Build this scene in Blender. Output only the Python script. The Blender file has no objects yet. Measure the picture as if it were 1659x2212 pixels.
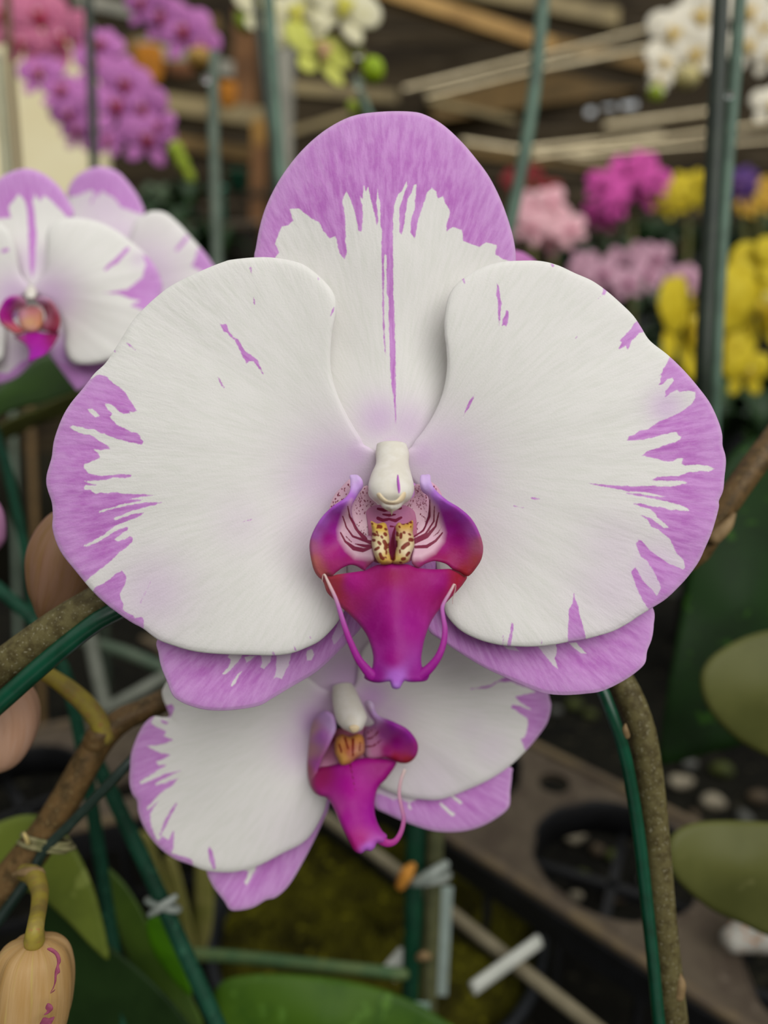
import bpy, math, random
import numpy as np
from mathutils import Vector, Matrix
from mathutils.geometry import delaunay_2d_cdt

random.seed(7)
rng = np.random.default_rng(7)
SC = bpy.context.scene
COL = SC.collection

# ------------------------------------------------------------------ camera
PITCH = math.radians(18.0)
CAM = np.array([0.0, 0.0, 1.20])
FWD = np.array([0.0, math.cos(PITCH), -math.sin(PITCH)])
UPV = np.array([0.0, math.sin(PITCH), math.cos(PITCH)])
RGT = np.array([1.0, 0.0, 0.0])
F = 1659.0
D0 = 0.150


def P(px, py, d):
    """the point of the place seen at picture position (px, py), d metres deep"""
    px = np.asarray(px, float); py = np.asarray(py, float); d = np.asarray(d, float)
    x = (px - 829.5) / F * d; y = (1106.0 - py) / F * d
    return CAM + d[..., None] * FWD + x[..., None] * RGT + y[..., None] * UPV


def P1(px, py, d):
    return P(np.array(px), np.array(py), np.array(d))


def G(px, py, z):
    """point of the level z seen at (px, py)"""
    ray = FWD + (px - 829.5) / F * RGT + (1106.0 - py) / F * UPV
    return CAM + ray * ((z - CAM[2]) / ray[2])


def lin(c):
    if isinstance(c, str):
        c = [int(c[i:i + 2], 16) for i in (1, 3, 5)]
    return tuple(((v / 255.0) / 12.92 if v / 255.0 <= 0.04045 else ((v / 255.0 + 0.055) / 1.055) ** 2.4) for v in c)


def lin4(c):
    return lin(c) + (1.0,)


# ------------------------------------------------------------------ node helpers
def new_mat(name):
    m = bpy.data.materials.new(name); m.use_nodes = True
    nt = m.node_tree; nt.nodes.clear()
    out = nt.nodes.new('ShaderNodeOutputMaterial')
    b = nt.nodes.new('ShaderNodeBsdfPrincipled')
    nt.links.new(b.outputs[0], out.inputs[0])
    return m, nt, b, out


def N(nt, t, **kw):
    n = nt.nodes.new(t)
    for k, v in kw.items():
        setattr(n, k, v)
    return n


def mixrgb(nt, fac, a, b, mode='MIX'):
    n = N(nt, 'ShaderNodeMix', data_type='RGBA', blend_type=mode)
    for s, v in ((n.inputs[0], fac), (n.inputs[6], a), (n.inputs[7], b)):
        if hasattr(v, 'is_linked') or hasattr(v, 'node'):
            nt.links.new(v, s)
        else:
            s.default_value = v
    return n.outputs[2]


def math_n(nt, op, a, b=None, clamp=False):
    n = N(nt, 'ShaderNodeMath', operation=op, use_clamp=clamp)
    for s, v in ((n.inputs[0], a), (n.inputs[1], b)):
        if v is None:
            continue
        if hasattr(v, 'node'):
            nt.links.new(v, s)
        else:
            s.default_value = v
    return n.outputs[0]


def maprange(nt, v, a, b, c=0.0, d=1.0, smooth=True):
    n = N(nt, 'ShaderNodeMapRange', interpolation_type='SMOOTHSTEP' if smooth else 'LINEAR')
    nt.links.new(v, n.inputs[0])
    for i, x in zip((1, 2, 3, 4), (a, b, c, d)):
        n.inputs[i].default_value = x
    return n.outputs[0]


def attr(nt, name):
    return N(nt, 'ShaderNodeAttribute', attribute_name=name)


def noise(nt, vec, scale, detail=3.0, rough=0.55):
    n = N(nt, 'ShaderNodeTexNoise')
    if vec is not None:
        nt.links.new(vec, n.inputs['Vector'])
    n.inputs['Scale'].default_value = scale
    n.inputs['Detail'].default_value = detail
    n.inputs['Roughness'].default_value = rough
    return n.outputs['Fac']


def mapping(nt, vec, scale):
    n = N(nt, 'ShaderNodeMapping')
    nt.links.new(vec, n.inputs[0]); n.inputs['Scale'].default_value = scale
    return n.outputs[0]


def bump(nt, b, height, strength, dist):
    n = N(nt, 'ShaderNodeBump')
    n.inputs['Strength'].default_value = strength; n.inputs['Distance'].default_value = dist
    nt.links.new(height, n.inputs['Height']); nt.links.new(n.outputs[0], b.inputs['Normal'])


def translucent(nt, b, out, color, fac):
    t = N(nt, 'ShaderNodeBsdfTranslucent')
    if hasattr(color, 'node'):
        nt.links.new(color, t.inputs[0])
    else:
        t.inputs[0].default_value = color
    mx = N(nt, 'ShaderNodeMixShader'); mx.inputs[0].default_value = fac
    nt.links.new(b.outputs[0], mx.inputs[1]); nt.links.new(t.outputs[0], mx.inputs[2])
    nt.links.new(mx.outputs[0], out.inputs[0])


_M = {}


def petal_mat(name='variegated_petal', white='#f3f0ec', pa='#dc9ae2', pb='#c46cca', flush='#d9a8e4', fuzz=3.0, transl=0.16):
    """white petal with violet pigment patches; pigment, margin and flush follow the petal's own surface"""
    if name in _M:
        return _M[name]
    m, nt, b, out = new_mat(name)
    pol = attr(nt, 'pol').outputs['Vector']
    pig = attr(nt, 'pig').outputs['Fac']
    edge = attr(nt, 'edge').outputs['Fac']
    tint = attr(nt, 'tint').outputs['Fac']
    obj = N(nt, 'ShaderNodeTexCoord').outputs['Object']
    n1 = noise(nt, mapping(nt, pol, (26, 7, 1)), 1.0, 4.0, 0.65)
    f1 = math_n(nt, 'MULTIPLY', math_n(nt, 'SUBTRACT', n1, 0.5), fuzz * 2.4)
    mask = maprange(nt, math_n(nt, 'ADD', pig, f1), -1.6, 1.6)
    n2 = noise(nt, mapping(nt, pol, (48, 1.7, 1)), 1.0, 4.0, 0.62)
    n3 = noise(nt, obj, 900.0, 3.0)
    vio = mixrgb(nt, maprange(nt, n2, 0.30, 0.72), lin4(pa), lin4(pb))
    vio = mixrgb(nt, maprange(nt, n3, 0.45, 0.8, 0.0, 0.30), vio, lin4('#dba4dd'))
    pale = maprange(nt, edge, 1.0, 11.0, 0.5, 0.0)
    vio = mixrgb(nt, pale, vio, lin4('#e4c3e4'))
    vio = mixrgb(nt, maprange(nt, edge, 4.0, 85.0, 0.32, 0.0), vio, lin4('#dcaee4'))
    wh = mixrgb(nt, maprange(nt, n2, 0.35, 0.75), lin4(white), lin4('#ecebe4'))
    wh = mixrgb(nt, tint, wh, lin4(flush))
    col = mixrgb(nt, math_n(nt, 'MULTIPLY', mask, 0.96), wh, vio)
    nt.links.new(col, b.inputs['Base Color'])
    b.inputs['Roughness'].default_value = 0.62
    b.inputs['Specular IOR Level'].default_value = 0.22
    radz = N(nt, 'ShaderNodeSeparateXYZ'); nt.links.new(pol, radz.inputs[0])
    grow = maprange(nt, radz.outputs[1], 2.6, 7.5)
    ribs = math_n(nt, 'MULTIPLY', noise(nt, mapping(nt, pol, (60, 2.0, 1)), 1.0, 3.0, 0.55), grow)
    fold = noise(nt, mapping(nt, pol, (13, 0.8, 1)), 1.0, 2.0, 0.5)
    grain = noise(nt, obj, 2600.0, 1.0)
    hgt = math_n(nt, 'ADD', math_n(nt, 'MULTIPLY', ribs, 0.42), math_n(nt, 'MULTIPLY', math_n(nt, 'MULTIPLY', fold, grow), 0.9))
    hgt = math_n(nt, 'ADD', hgt, math_n(nt, 'MULTIPLY', grain, 0.10))
    bump(nt, b, hgt, 0.38, 0.0009)
    translucent(nt, b, out, col, transl)
    _M[name] = m
    return m


def lip_mat(name='lip_tissue', stripe='#7c0f3a', rough=0.48):
    """magenta lip: pigment zones in the point colour, dark vein marks from their own field"""
    if name in _M:
        return _M[name]
    m, nt, b, out = new_mat(name)
    base = attr(nt, 'base').outputs['Color']
    mark = attr(nt, 'mark').outputs['Fac']
    obj = N(nt, 'ShaderNodeTexCoord').outputs['Object']
    n1 = noise(nt, obj, 1500.0, 3.0)
    f = math_n(nt, 'ADD', mark, math_n(nt, 'MULTIPLY', math_n(nt, 'SUBTRACT', n1, 0.5), 1.3))
    mask = maprange(nt, f, -0.9, 0.5)
    c = mixrgb(nt, maprange(nt, noise(nt, obj, 420.0, 3.0), 0.4, 0.75, 0.0, 0.10), base, lin4('#d04fb4'))
    c = mixrgb(nt, math_n(nt, 'MULTIPLY', mask, 0.95), c, lin4(stripe))
    nt.links.new(c, b.inputs['Base Color'])
    b.inputs['Roughness'].default_value = rough
    b.inputs['Specular IOR Level'].default_value = 0.2
    bump(nt, b, noise(nt, obj, 1900.0, 2.0), 0.18, 0.0003)
    translucent(nt, b, out, c, 0.12)
    _M[name] = m
    return m


def mottled(name, a, b_, scale=60.0, rough=0.6, spec=0.3, c=None, bumps=0.0, bscale=None, stretch=None, lo=0.38, hi=0.66, coat=0.0, metal=0.0, transl=0.0):
    if name in _M:
        return _M[name]
    m, nt, b, out = new_mat(name)
    obj = N(nt, 'ShaderNodeTexCoord').outputs['Object']
    v = mapping(nt, obj, stretch) if stretch else obj
    n1 = noise(nt, v, scale, 4.0, 0.6)
    col = mixrgb(nt, maprange(nt, n1, lo, hi), lin4(a), lin4(b_))
    if c:
        n2 = noise(nt, v, scale * 3.7, 2.0)
        col = mixrgb(nt, maprange(nt, n2, 0.60, 0.70), col, lin4(c))
    nt.links.new(col, b.inputs['Base Color'])
    b.inputs['Roughness'].default_value = rough
    b.inputs['Specular IOR Level'].default_value = spec
    b.inputs['Coat Weight'].default_value = coat
    b.inputs['Metallic'].default_value = metal
    if bumps:
        bump(nt, b, noise(nt, v, bscale or scale * 4, 3.0), 0.6, bumps)
    if transl:
        translucent(nt, b, out, col, transl)
    _M[name] = m
    return m


# ------------------------------------------------------------------ object helpers
def tag(o, label=None, cat=None, group=None, kind=None):
    if label: o['label'] = label
    if cat: o['category'] = cat
    if group: o['group'] = group
    if kind: o['kind'] = kind
    return o


def empty(name, loc, label=None, cat=None, group=None):
    o = bpy.data.objects.new(name, None)
    o.location = Vector([float(v) for v in loc]); o.empty_display_size = 0.01
    COL.objects.link(o)
    return tag(o, label, cat, group)


def worldloc(o):
    l = Vector((0, 0, 0))
    while o is not None:
        l = l + o.location; o = o.parent
    return np.array(l)


def link_mesh(name, verts, faces, mat, parent=None, attrs=None, smooth=True, origin=None):
    verts = np.asarray(verts, float)
    if parent is not None:
        org = worldloc(parent); loc = np.zeros(3)
    else:
        org = verts.mean(0) if origin is None else np.asarray(origin, float); loc = org
    me = bpy.data.meshes.new(name)
    me.from_pydata((verts - org).tolist(), [], faces if isinstance(faces, list) else faces.tolist())
    if smooth:
        me.polygons.foreach_set('use_smooth', [True] * len(me.polygons))
    for k, a in (attrs or {}).items():
        a = np.asarray(a, float)
        if a.ndim == 1:
            at = me.attributes.new(k, 'FLOAT', 'POINT'); at.data.foreach_set('value', a.astype(np.float32))
        elif a.shape[1] == 3:
            at = me.attributes.new(k, 'FLOAT_VECTOR', 'POINT'); at.data.foreach_set('vector', a.astype(np.float32).ravel())
        else:
            at = me.attributes.new(k, 'FLOAT_COLOR', 'POINT'); at.data.foreach_set('color', a.astype(np.float32).ravel())
    if mat is not None:
        me.materials.append(mat)
    me.update()
    o = bpy.data.objects.new(name, me)
    o.location = Vector(loc.tolist())
    COL.objects.link(o)
    if parent is not None:
        o.parent = parent
    return o


# ------------------------------------------------------------------ 2-D outline helpers (picture of the traced thing -> its own surface)
def Z(ox, oy, s, pts):
    return np.array([(ox + x / s, oy + y / s) for x, y in pts], float)


def smooth_closed(pts, n):
    p = np.asarray(pts, float)
    out = []
    m = len(p)
    for i in range(m):
        p0, p1, p2, p3 = p[i - 1], p[i], p[(i + 1) % m], p[(i + 2) % m]
        for t in np.linspace(0, 1, 12, endpoint=False):
            out.append(0.5 * ((2 * p1) + (-p0 + p2) * t + (2 * p0 - 5 * p1 + 4 * p2 - p3) * t * t + (-p0 + 3 * p1 - 3 * p2 + p3) * t ** 3))
    out = np.array(out)
    seg = np.linalg.norm(np.roll(out, -1, 0) - out, axis=1)
    s = np.concatenate([[0], np.cumsum(seg)])
    q = np.vstack([out, out[:1]])
    u = np.linspace(0, s[-1], n, endpoint=False)
    return np.stack([np.interp(u, s, q[:, 0]), np.interp(u, s, q[:, 1])], 1)


def smooth_open(pts, n):
    p = np.asarray(pts, float)
    q = np.vstack([2 * p[0] - p[1], p, 2 * p[-1] - p[-2]])
    out = []
    for i in range(1, len(q) - 2):
        p0, p1, p2, p3 = q[i - 1], q[i], q[i + 1], q[i + 2]
        for t in np.linspace(0, 1, 12, endpoint=False):
            out.append(0.5 * ((2 * p1) + (-p0 + p2) * t + (2 * p0 - 5 * p1 + 4 * p2 - p3) * t * t + (-p0 + 3 * p1 - 3 * p2 + p3) * t ** 3))
    out.append(q[-2])
    out = np.array(out)
    seg = np.linalg.norm(np.diff(out[:, :3], axis=0), axis=1)
    s = np.concatenate([[0], np.cumsum(seg)])
    u = np.linspace(0, s[-1], n)
    return np.stack([np.interp(u, s, out[:, k]) for k in range(out.shape[1])], 1)


def seg_dist(pts, a, b):
    ab = b - a; L = max(float(ab @ ab), 1e-9)
    t = np.clip(((pts - a) @ ab) / L, 0, 1)
    return np.linalg.norm(pts - a - t[:, None] * ab, axis=1), t


def sdf_poly(pts, poly):
    poly = np.asarray(poly, float)
    lo, hi = poly.min(0) - 40, poly.max(0) + 40
    res = np.full(len(pts), -40.0)
    sel = np.all((pts > lo) & (pts < hi), axis=1)
    q = pts[sel]
    if len(q) == 0:
        return res
    d = np.full(len(q), 1e9); inside = np.zeros(len(q), bool)
    for i in range(len(poly)):
        a, b = poly[i - 1], poly[i]
        dd, _ = seg_dist(q, a, b)
        d = np.minimum(d, dd)
        c = (a[1] > q[:, 1]) != (b[1] > q[:, 1])
        if c.any():
            xi = a[0] + (q[:, 1] - a[1]) / (b[1] - a[1] + 1e-12) * (b[0] - a[0])
            inside ^= c & (q[:, 0] < xi)
    res[sel] = np.clip(np.where(inside, d, -d), -40, 40)
    return res


def sdf_stroke(pts, path, widths):
    path = np.asarray(path, float); res = np.full(len(pts), -40.0)
    if np.isscalar(widths):
        widths = [widths] * len(path)
    for i in range(len(path) - 1):
        d, t = seg_dist(pts, path[i], path[i + 1])
        w = widths[i] + (widths[i + 1] - widths[i]) * t
        res = np.maximum(res, w / 2 - d)
    return np.clip(res, -40, 40)


def tps(ctrl):
    """smooth depth field through a few known points (x, y, h)"""
    c = np.asarray(ctrl, float); n = len(c); S = 300.0
    xy = c[:, :2] / S

    def k(r2):
        return np.where(r2 > 1e-12, 0.5 * r2 * np.log(r2 + 1e-12), 0.0)
    A = np.zeros((n + 3, n + 3))
    A[:n, :n] = k(((xy[:, None] - xy[None]) ** 2).sum(-1)) + np.eye(n) * 1e-3
    A[:n, n] = 1; A[:n, n + 1:] = xy; A[n:, :n] = A[:n, n:].T
    w = np.linalg.solve(A, np.concatenate([c[:, 2], [0, 0, 0]]))

    def f(p):
        q = np.asarray(p, float) / S
        r = k(((q[:, None] - xy[None]) ** 2).sum(-1)) @ w[:n]
        return r + w[n] + q @ w[n + 1:]
    return f


def pigment(pts, polys=(), strokes=(), holes=(), hole_strokes=()):
    s = np.full(len(pts), -40.0)
    for p in polys: s = np.maximum(s, sdf_poly(pts, p))
    for p, w in strokes: s = np.maximum(s, sdf_stroke(pts, p, w))
    for p in holes: s = np.minimum(s, -sdf_poly(pts, p))
    for p, w in hole_strokes: s = np.minimum(s, -sdf_stroke(pts, p, w))
    return s


def tepal(name, parent, outline, center, ctrl, mat, D=D0, rings=100, segs=520, pig=None, base=None, flush=(), ripple=0.0, curl=5.0, thick=5.0, seed=0, all_pig=None, label=None, extra=None):
    """one petal, sepal or leaf: a closed thin shell inside the outline, bent in depth"""
    out = smooth_closed(outline, segs)
    c = np.array(center, float)
    t = np.linspace(0, 1, rings + 1)[1:]
    ring = c + t[:, None, None] * (out - c)[None]
    pts = np.vstack([c[None], ring.reshape(-1, 2)])
    tt = np.concatenate([[0], np.repeat(t, segs)])
    el = np.linalg.norm(out - c, axis=1)
    edge = np.concatenate([[el.mean()], ((1 - t)[:, None] * el[None]).ravel()])
    f = tps(ctrl)
    h = f(pts)
    sc = F and 1.0
    bx = np.array(base if base is not None else center, float)
    dirn = math.atan2(out.mean(0)[1] - bx[1], out.mean(0)[0] - bx[0])
    ang = (np.arctan2(pts[:, 1] - bx[1], pts[:, 0] - bx[0]) - dirn + math.pi) % (2 * math.pi) - math.pi; rad = np.linalg.norm(pts - bx, axis=1)
    r_ = np.random.default_rng(seed)
    if ripple:
        w = np.zeros(len(pts))
        for kf in (9, 14, 23, 37):
            w += np.sin(ang * kf + r_.uniform(0, 6.28)) * (9.0 / kf) ** 0.7
        h = h + ripple * w * np.clip(rad / max(rad.max(), 1), 0, 1) ** 2.2
    h = h + curl * np.exp(-edge / 11.0)
    th = thick * np.clip(edge / 8.0, 0.12, 1.0)
    u = D / F
    front = P(pts[:, 0], pts[:, 1], D + (h - th / 2) * u)
    back = P(pts[:, 0], pts[:, 1], D + (h + th / 2) * u)
    n = len(pts)
    idx = 1 + np.arange(rings * segs).reshape(rings, segs)
    nx = np.roll(idx, -1, 1)
    q = np.stack([idx[:-1], nx[:-1], nx[1:], idx[1:]], -1).reshape(-1, 4)
    tri = np.stack([np.zeros(segs, int), nx[0], idx[0]], -1)
    faces = q.tolist() + tri.tolist() + (q[:, ::-1] + n).tolist() + (tri[:, ::-1] + n).tolist()
    rim = np.stack([idx[-1], nx[-1], nx[-1] + n, idx[-1] + n], -1)
    faces += rim.tolist()
    if pig is not None:
        pg = pigment(pts, **pig)
    else:
        pg = np.full(n, 40.0 if all_pig else -40.0)
    tint = np.zeros(n)
    for (fx, fy, fr, fa) in flush:
        tint = np.maximum(tint, fa * np.exp(-(((pts - np.array([fx, fy])) ** 2).sum(1)) / (2 * fr * fr)))
    pol = np.stack([ang, rad / 100.0, np.full(n, seed * 3.1)], 1)
    dd = lambda a: np.concatenate([a, a])
    at = {'pig': dd(pg), 'edge': dd(edge), 'tint': dd(tint), 'pol': dd(pol)}
    o = link_mesh(name, np.vstack([front, back]), faces, mat, parent, at)
    if label: o['label'] = label
    return o


def inside(pts, poly):
    return sdf_poly(pts, poly) > 0


def sheet(name, parent, outline, ctrl, mat, D=D0, step=5.0, thick=5.0, bulge=0.0, colours=None, marks=None, n_out=160, label=None, back_bulge=0.35, bulge_w=22.0, zones=(), attrs_pet=False, smooth=True):
    """closed solid of any outline (lip lobes, callus, flaps); `bulge` swells its front like a pillow"""
    out = smooth_closed(outline, n_out) if smooth else np.asarray(outline, float)
    lo, hi = out.min(0), out.max(0)
    gx, gy = np.meshgrid(np.arange(lo[0], hi[0], step), np.arange(lo[1], hi[1], step * 0.866))
    gx[1::2] += step / 2
    g = np.stack([gx.ravel(), gy.ravel()], 1)
    g = g[sdf_poly(g, out) > step * 0.55]
    allp = np.vstack([out, g])
    n0 = len(out)
    r = delaunay_2d_cdt([Vector(p.tolist()) for p in allp], [], [list(range(n0))], 1, 1e-5)
    pts = np.array([tuple(v) for v in r[0]])
    tri = np.array([list(f) for f in r[2] if len(f) == 3])
    a2 = np.cross(pts[tri[:, 1]] - pts[tri[:, 0]], pts[tri[:, 2]] - pts[tri[:, 0]])
    tri = np.where((a2 > 0)[:, None], tri[:, ::-1], tri)
    sd = np.maximum(sdf_poly(pts, out), 0)
    e = np.clip(sd / bulge_w, 0, 1)
    dome = np.sqrt(1 - (1 - e) ** 2)
    h = tps(ctrl)(pts)
    th = thick * np.clip(sd / 6.0, 0.10, 1.0)
    u = D / F
    hf = h - th / 2 - bulge * dome
    hb = h + th / 2 + bulge * back_bulge * dome
    front = P(pts[:, 0], pts[:, 1], D + hf * u); back = P(pts[:, 0], pts[:, 1], D + hb * u)
    n = len(pts)
    faces = tri.tolist() + (tri[:, ::-1] + n).tolist()
    ed = {}
    for f in tri.tolist():
        for a, b in ((f[0], f[1]), (f[1], f[2]), (f[2], f[0])):
            ed[(a, b)] = 1
    for (a, b) in list(ed):
        if (b, a) not in ed:
            faces.append([b, a, a + n, b + n])
    # pigment
    colr = np.ones((n, 4)) * 0.8
    if colours:
        cc = np.array([c[:2] for c in colours], float); cv = np.array([lin(c[2]) for c in colours])
        w = 1.0 / (((pts[:, None] - cc[None]) ** 2).sum(-1) + 60.0) ** 1.6
        colr[:, :3] = (w @ cv) / w.sum(1)[:, None]
    for poly, c, soft in zones:
        m = np.clip(sdf_poly(pts, poly) / soft + 0.5, 0, 1)[:, None]
        colr[:, :3] = colr[:, :3] * (1 - m) + np.array(lin(c)) * m
    mk = pigment(pts, **marks) if marks else np.full(n, -40.0)
    dd = lambda a: np.concatenate([a, a])
    at = {'base': dd(colr), 'mark': dd(mk)}
    o = link_mesh(name, np.vstack([front, back]), faces, mat, parent, at)
    if label: o['label'] = label
    return o


def tube(name, pts, radii, mat, parent=None, sides=14, n=None, flat=1.0, bend_axis=None, colours=None, label=None, round_end=True):
    """swept round (or flattened) rod through world points"""
    pts = np.asarray(pts, float)
    if np.isscalar(radii):
        radii = [radii] * len(pts)
    n = n or max(12, len(pts) * 8)
    pr = smooth_open(np.column_stack([pts, radii]), n)
    p, r = pr[:, :3], np.maximum(pr[:, 3], 1e-5)
    if round_end:
        T0 = p[0] - p[1]; T0 /= np.linalg.norm(T0); T1 = p[-1] - p[-2]; T1 /= np.linalg.norm(T1)
        pre = [(p[0] + T0 * r[0] * s, r[0] * math.sqrt(max(0, 1 - s * s))) for s in (0.98, 0.8, 0.45)]
        post = [(p[-1] + T1 * r[-1] * s, r[-1] * math.sqrt(max(0, 1 - s * s))) for s in (0.45, 0.8, 0.98)]
        p = np.vstack([[a for a, _ in pre], p, [a for a, _ in post]])
        r = np.concatenate([[b for _, b in pre], r, [b for _, b in post]])
    T = np.gradient(p, axis=0); T /= np.linalg.norm(T, axis=1)[:, None] + 1e-12
    nrm = np.cross(T[0], FWD)
    if np.linalg.norm(nrm) < 1e-3: nrm = np.cross(T[0], UPV)
    nrm /= np.linalg.norm(nrm)
    V = []
    for i in range(len(p)):
        nrm = nrm - T[i] * (nrm @ T[i]); nrm /= np.linalg.norm(nrm) + 1e-12
        bn = np.cross(T[i], nrm)
        a = np.linspace(0, 2 * math.pi, sides, endpoint=False)
        V.append(p[i] + r[i] * (np.cos(a)[:, None] * nrm + flat * np.sin(a)[:, None] * bn))
    V = np.vstack(V); m = len(p)
    idx = np.arange(m * sides).reshape(m, sides); nx = np.roll(idx, -1, 1)
    faces = np.stack([idx[:-1], nx[:-1], nx[1:], idx[1:]], -1).reshape(-1, 4).tolist()
    faces += [idx[0][::-1].tolist(), idx[-1].tolist()]
    at = None
    if colours:
        k = np.linspace(0, 1, m); cs = np.array([lin(c) for c in colours]); kk = np.linspace(0, 1, len(cs))
        cc = np.stack([np.interp(k, kk, cs[:, j]) for j in range(3)] + [np.ones(m)], 1)
        at = {'base': np.repeat(cc, sides, 0), 'mark': np.full(m * sides, -40.0)}
    o = link_mesh(name, V, faces, mat, parent, at)
    if label: o['label'] = label
    return o


def box(name, a, b, up, w, h, mat, parent=None, bevel=0.0):
    """bar of section w x h from point a to point b"""
    a = np.asarray(a, float); b = np.asarray(b, float)
    t = b - a; L = np.linalg.norm(t); t /= L
    s = np.cross(t, np.asarray(up, float)); s /= np.linalg.norm(s); u = np.cross(s, t)
    V = [e + s * w / 2 * i + u * h / 2 * j for e in (a, b) for i, j in ((-1, -1), (1, -1), (1, 1), (-1, 1))]
    Fc = [[3, 2, 1, 0], [4, 5, 6, 7], [0, 1, 5, 4], [1, 2, 6, 5], [2, 3, 7, 6], [3, 0, 4, 7]]
    o = link_mesh(name, V, Fc, mat, parent, smooth=False)
    if bevel:
        md = o.modifiers.new('edge', 'BEVEL'); md.width = bevel; md.segments = 2
    return o


def lathe(name, axis_pts, radii, mat, parent=None, sides=28, lobes=0, lobe_amp=0.0, attrs_fn=None, n=40, label=None, squash=1.0):
    """bud-like body around a curved axis, optionally with lengthwise lobes"""
    pr = smooth_open(np.column_stack([np.asarray(axis_pts, float), radii]), n)
    p, r = pr[:, :3], np.maximum(pr[:, 3], 1e-5)
    T = np.gradient(p, axis=0); T /= np.linalg.norm(T, axis=1)[:, None]
    nrm = np.cross(T[0], FWD); nrm /= np.linalg.norm(nrm)
    V = []; at = []
    a = np.linspace(0, 2 * math.pi, sides, endpoint=False)
    for i in range(n):
        nrm = nrm - T[i] * (nrm @ T[i]); nrm /= np.linalg.norm(nrm)
        bn = np.cross(T[i], nrm)
        rr = r[i] * (1 - lobe_amp * np.abs(np.cos(a * lobes / 2.0 + 0.6)) ** 8) if lobes else np.full(sides, r[i])
        V.append(p[i] + rr[:, None] * (np.cos(a)[:, None] * nrm + squash * np.sin(a)[:, None] * bn))
        at.append(np.stack([a, np.full(sides, i / (n - 1.0)), np.zeros(sides)], 1))
    V = np.vstack(V); idx = np.arange(n * sides).reshape(n, sides); nx = np.roll(idx, -1, 1)
    faces = np.stack([idx[:-1], nx[:-1], nx[1:], idx[1:]], -1).reshape(-1, 4).tolist()
    faces += [idx[0][::-1].tolist(), idx[-1].tolist()]
    o = link_mesh(name, V, faces, mat, parent, {'pol': np.vstack(at)})
    if label: o['label'] = label
    return o

# =================================================================== the main blossom
PET = petal_mat()
LIP = lip_mat()
WAX = mottled('ivory_wax', '#efeae0', '#e6e0d2', 300, rough=0.42, spec=0.35, transl=0.15)


def zl(pts): return Z(640, 920, 3.6864, pts)


def zcol(cs): return [(640 + x / 3.6864, 920 + y / 3.6864, c) for x, y, c in cs]


def zh(cs): return [(640 + x / 3.6864, 920 + y / 3.6864, h) for x, y, h in cs]


main = empty('orchid_flower', P1(850, 1000, D0 + 0.004),
             'large white orchid blossom with violet petal margins, sharply in focus in front', 'flower')

# dorsal sepal
zd = lambda pts: Z(540, 220, 2.765, pts)
zs = lambda pts: Z(680, 500, 4.609, pts)
dors_out = np.vstack([zd([(25, 930), (35, 870), (55, 760), (90, 640), (150, 510), (220, 400), (310, 290), (420, 190), (540, 115), (650, 75), (800, 58), (950, 58), (1040, 75), (1150, 135), (1260, 235), (1350, 340), (1430, 450), (1500, 590), (1550, 730), (1580, 850), (1588, 950)]),
                      np.array([(1110, 600), (1090, 660), (1050, 740), (1010, 800), (975, 870), (955, 930), (935, 985), (890, 1008), (845, 1012), (800, 1008), (760, 985), (738, 930), (715, 870), (680, 800), (630, 740), (580, 660), (555, 600)], float)])
dors_pig = np.vstack([zd([(-80, 935), (145, 935), (180, 900), (150, 850), (165, 800), (190, 745), (230, 738), (260, 710), (238, 640), (290, 635), (370, 700), (410, 715), (440, 770), (475, 815), (510, 800), (525, 860), (535, 905), (565, 942), (580, 900), (570, 830), (570, 760), (568, 690), (550, 590), (575, 530), (600, 580), (630, 680), (648, 770), (665, 775), (674, 720), (670, 620), (655, 560), (672, 580), (680, 500), (692, 540), (705, 510), (725, 590), (745, 680), (758, 740), (767, 700), (755, 600), (762, 520), (778, 620), (780, 740)]),
                      zs([(668, 0), (668, 300), (672, 600), (676, 900), (690, 1150), (705, 1245), (705, 1180), (697, 1000), (690, 800), (689, 600), (690, 300), (697, 215), (715, 250), (715, 620), (735, 650), (735, 900), (745, 1150), (752, 1350), (763, 1540), (785, 1650), (795, 1850), (800, 1950), (810, 1850), (805, 1550), (803, 1200), (795, 900), (782, 600), (780, 300), (778, 0)]),
                      zd([(852, 800), (860, 620), (885, 550), (907, 535), (937, 468), (940, 500), (915, 560), (893, 640), (893, 780), (905, 790), (917, 750), (930, 660), (942, 580), (967, 540), (978, 497), (995, 490), (990, 550), (983, 640), (963, 700), (958, 780), (985, 818), (1000, 730), (1010, 680), (1035, 620), (1060, 540), (1085, 512), (1115, 535), (1120, 580), (1152, 562), (1170, 610), (1195, 650), (1190, 690), (1170, 740), (1175, 775), (1210, 745), (1265, 765), (1275, 830), (1320, 850), (1370, 865), (1410, 840), (1475, 855), (1465, 910), (1510, 940), (1560, 952), (1700, 960), (1700, -100), (-100, -100)])])
tepal('dorsal_sepal', main, dors_out, (840, 520),
      [(845, 978, 22), (800, 880, 26), (900, 880, 26), (838, 760, 34), (760, 760, 46), (925, 760, 46), (838, 560, 30), (690, 540, 52), (990, 540, 52), (838, 380, 34), (838, 250, 44), (555, 560, 66), (1112, 560, 66), (620, 370, 56), (1060, 380, 56)],
      PET, pig=dict(polys=[dors_pig]), base=(845, 985), flush=[(820, 905, 38, 0.55), (880, 920, 40, 0.45), (850, 965, 30, 0.5)], ripple=0.8, seed=3)

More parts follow.
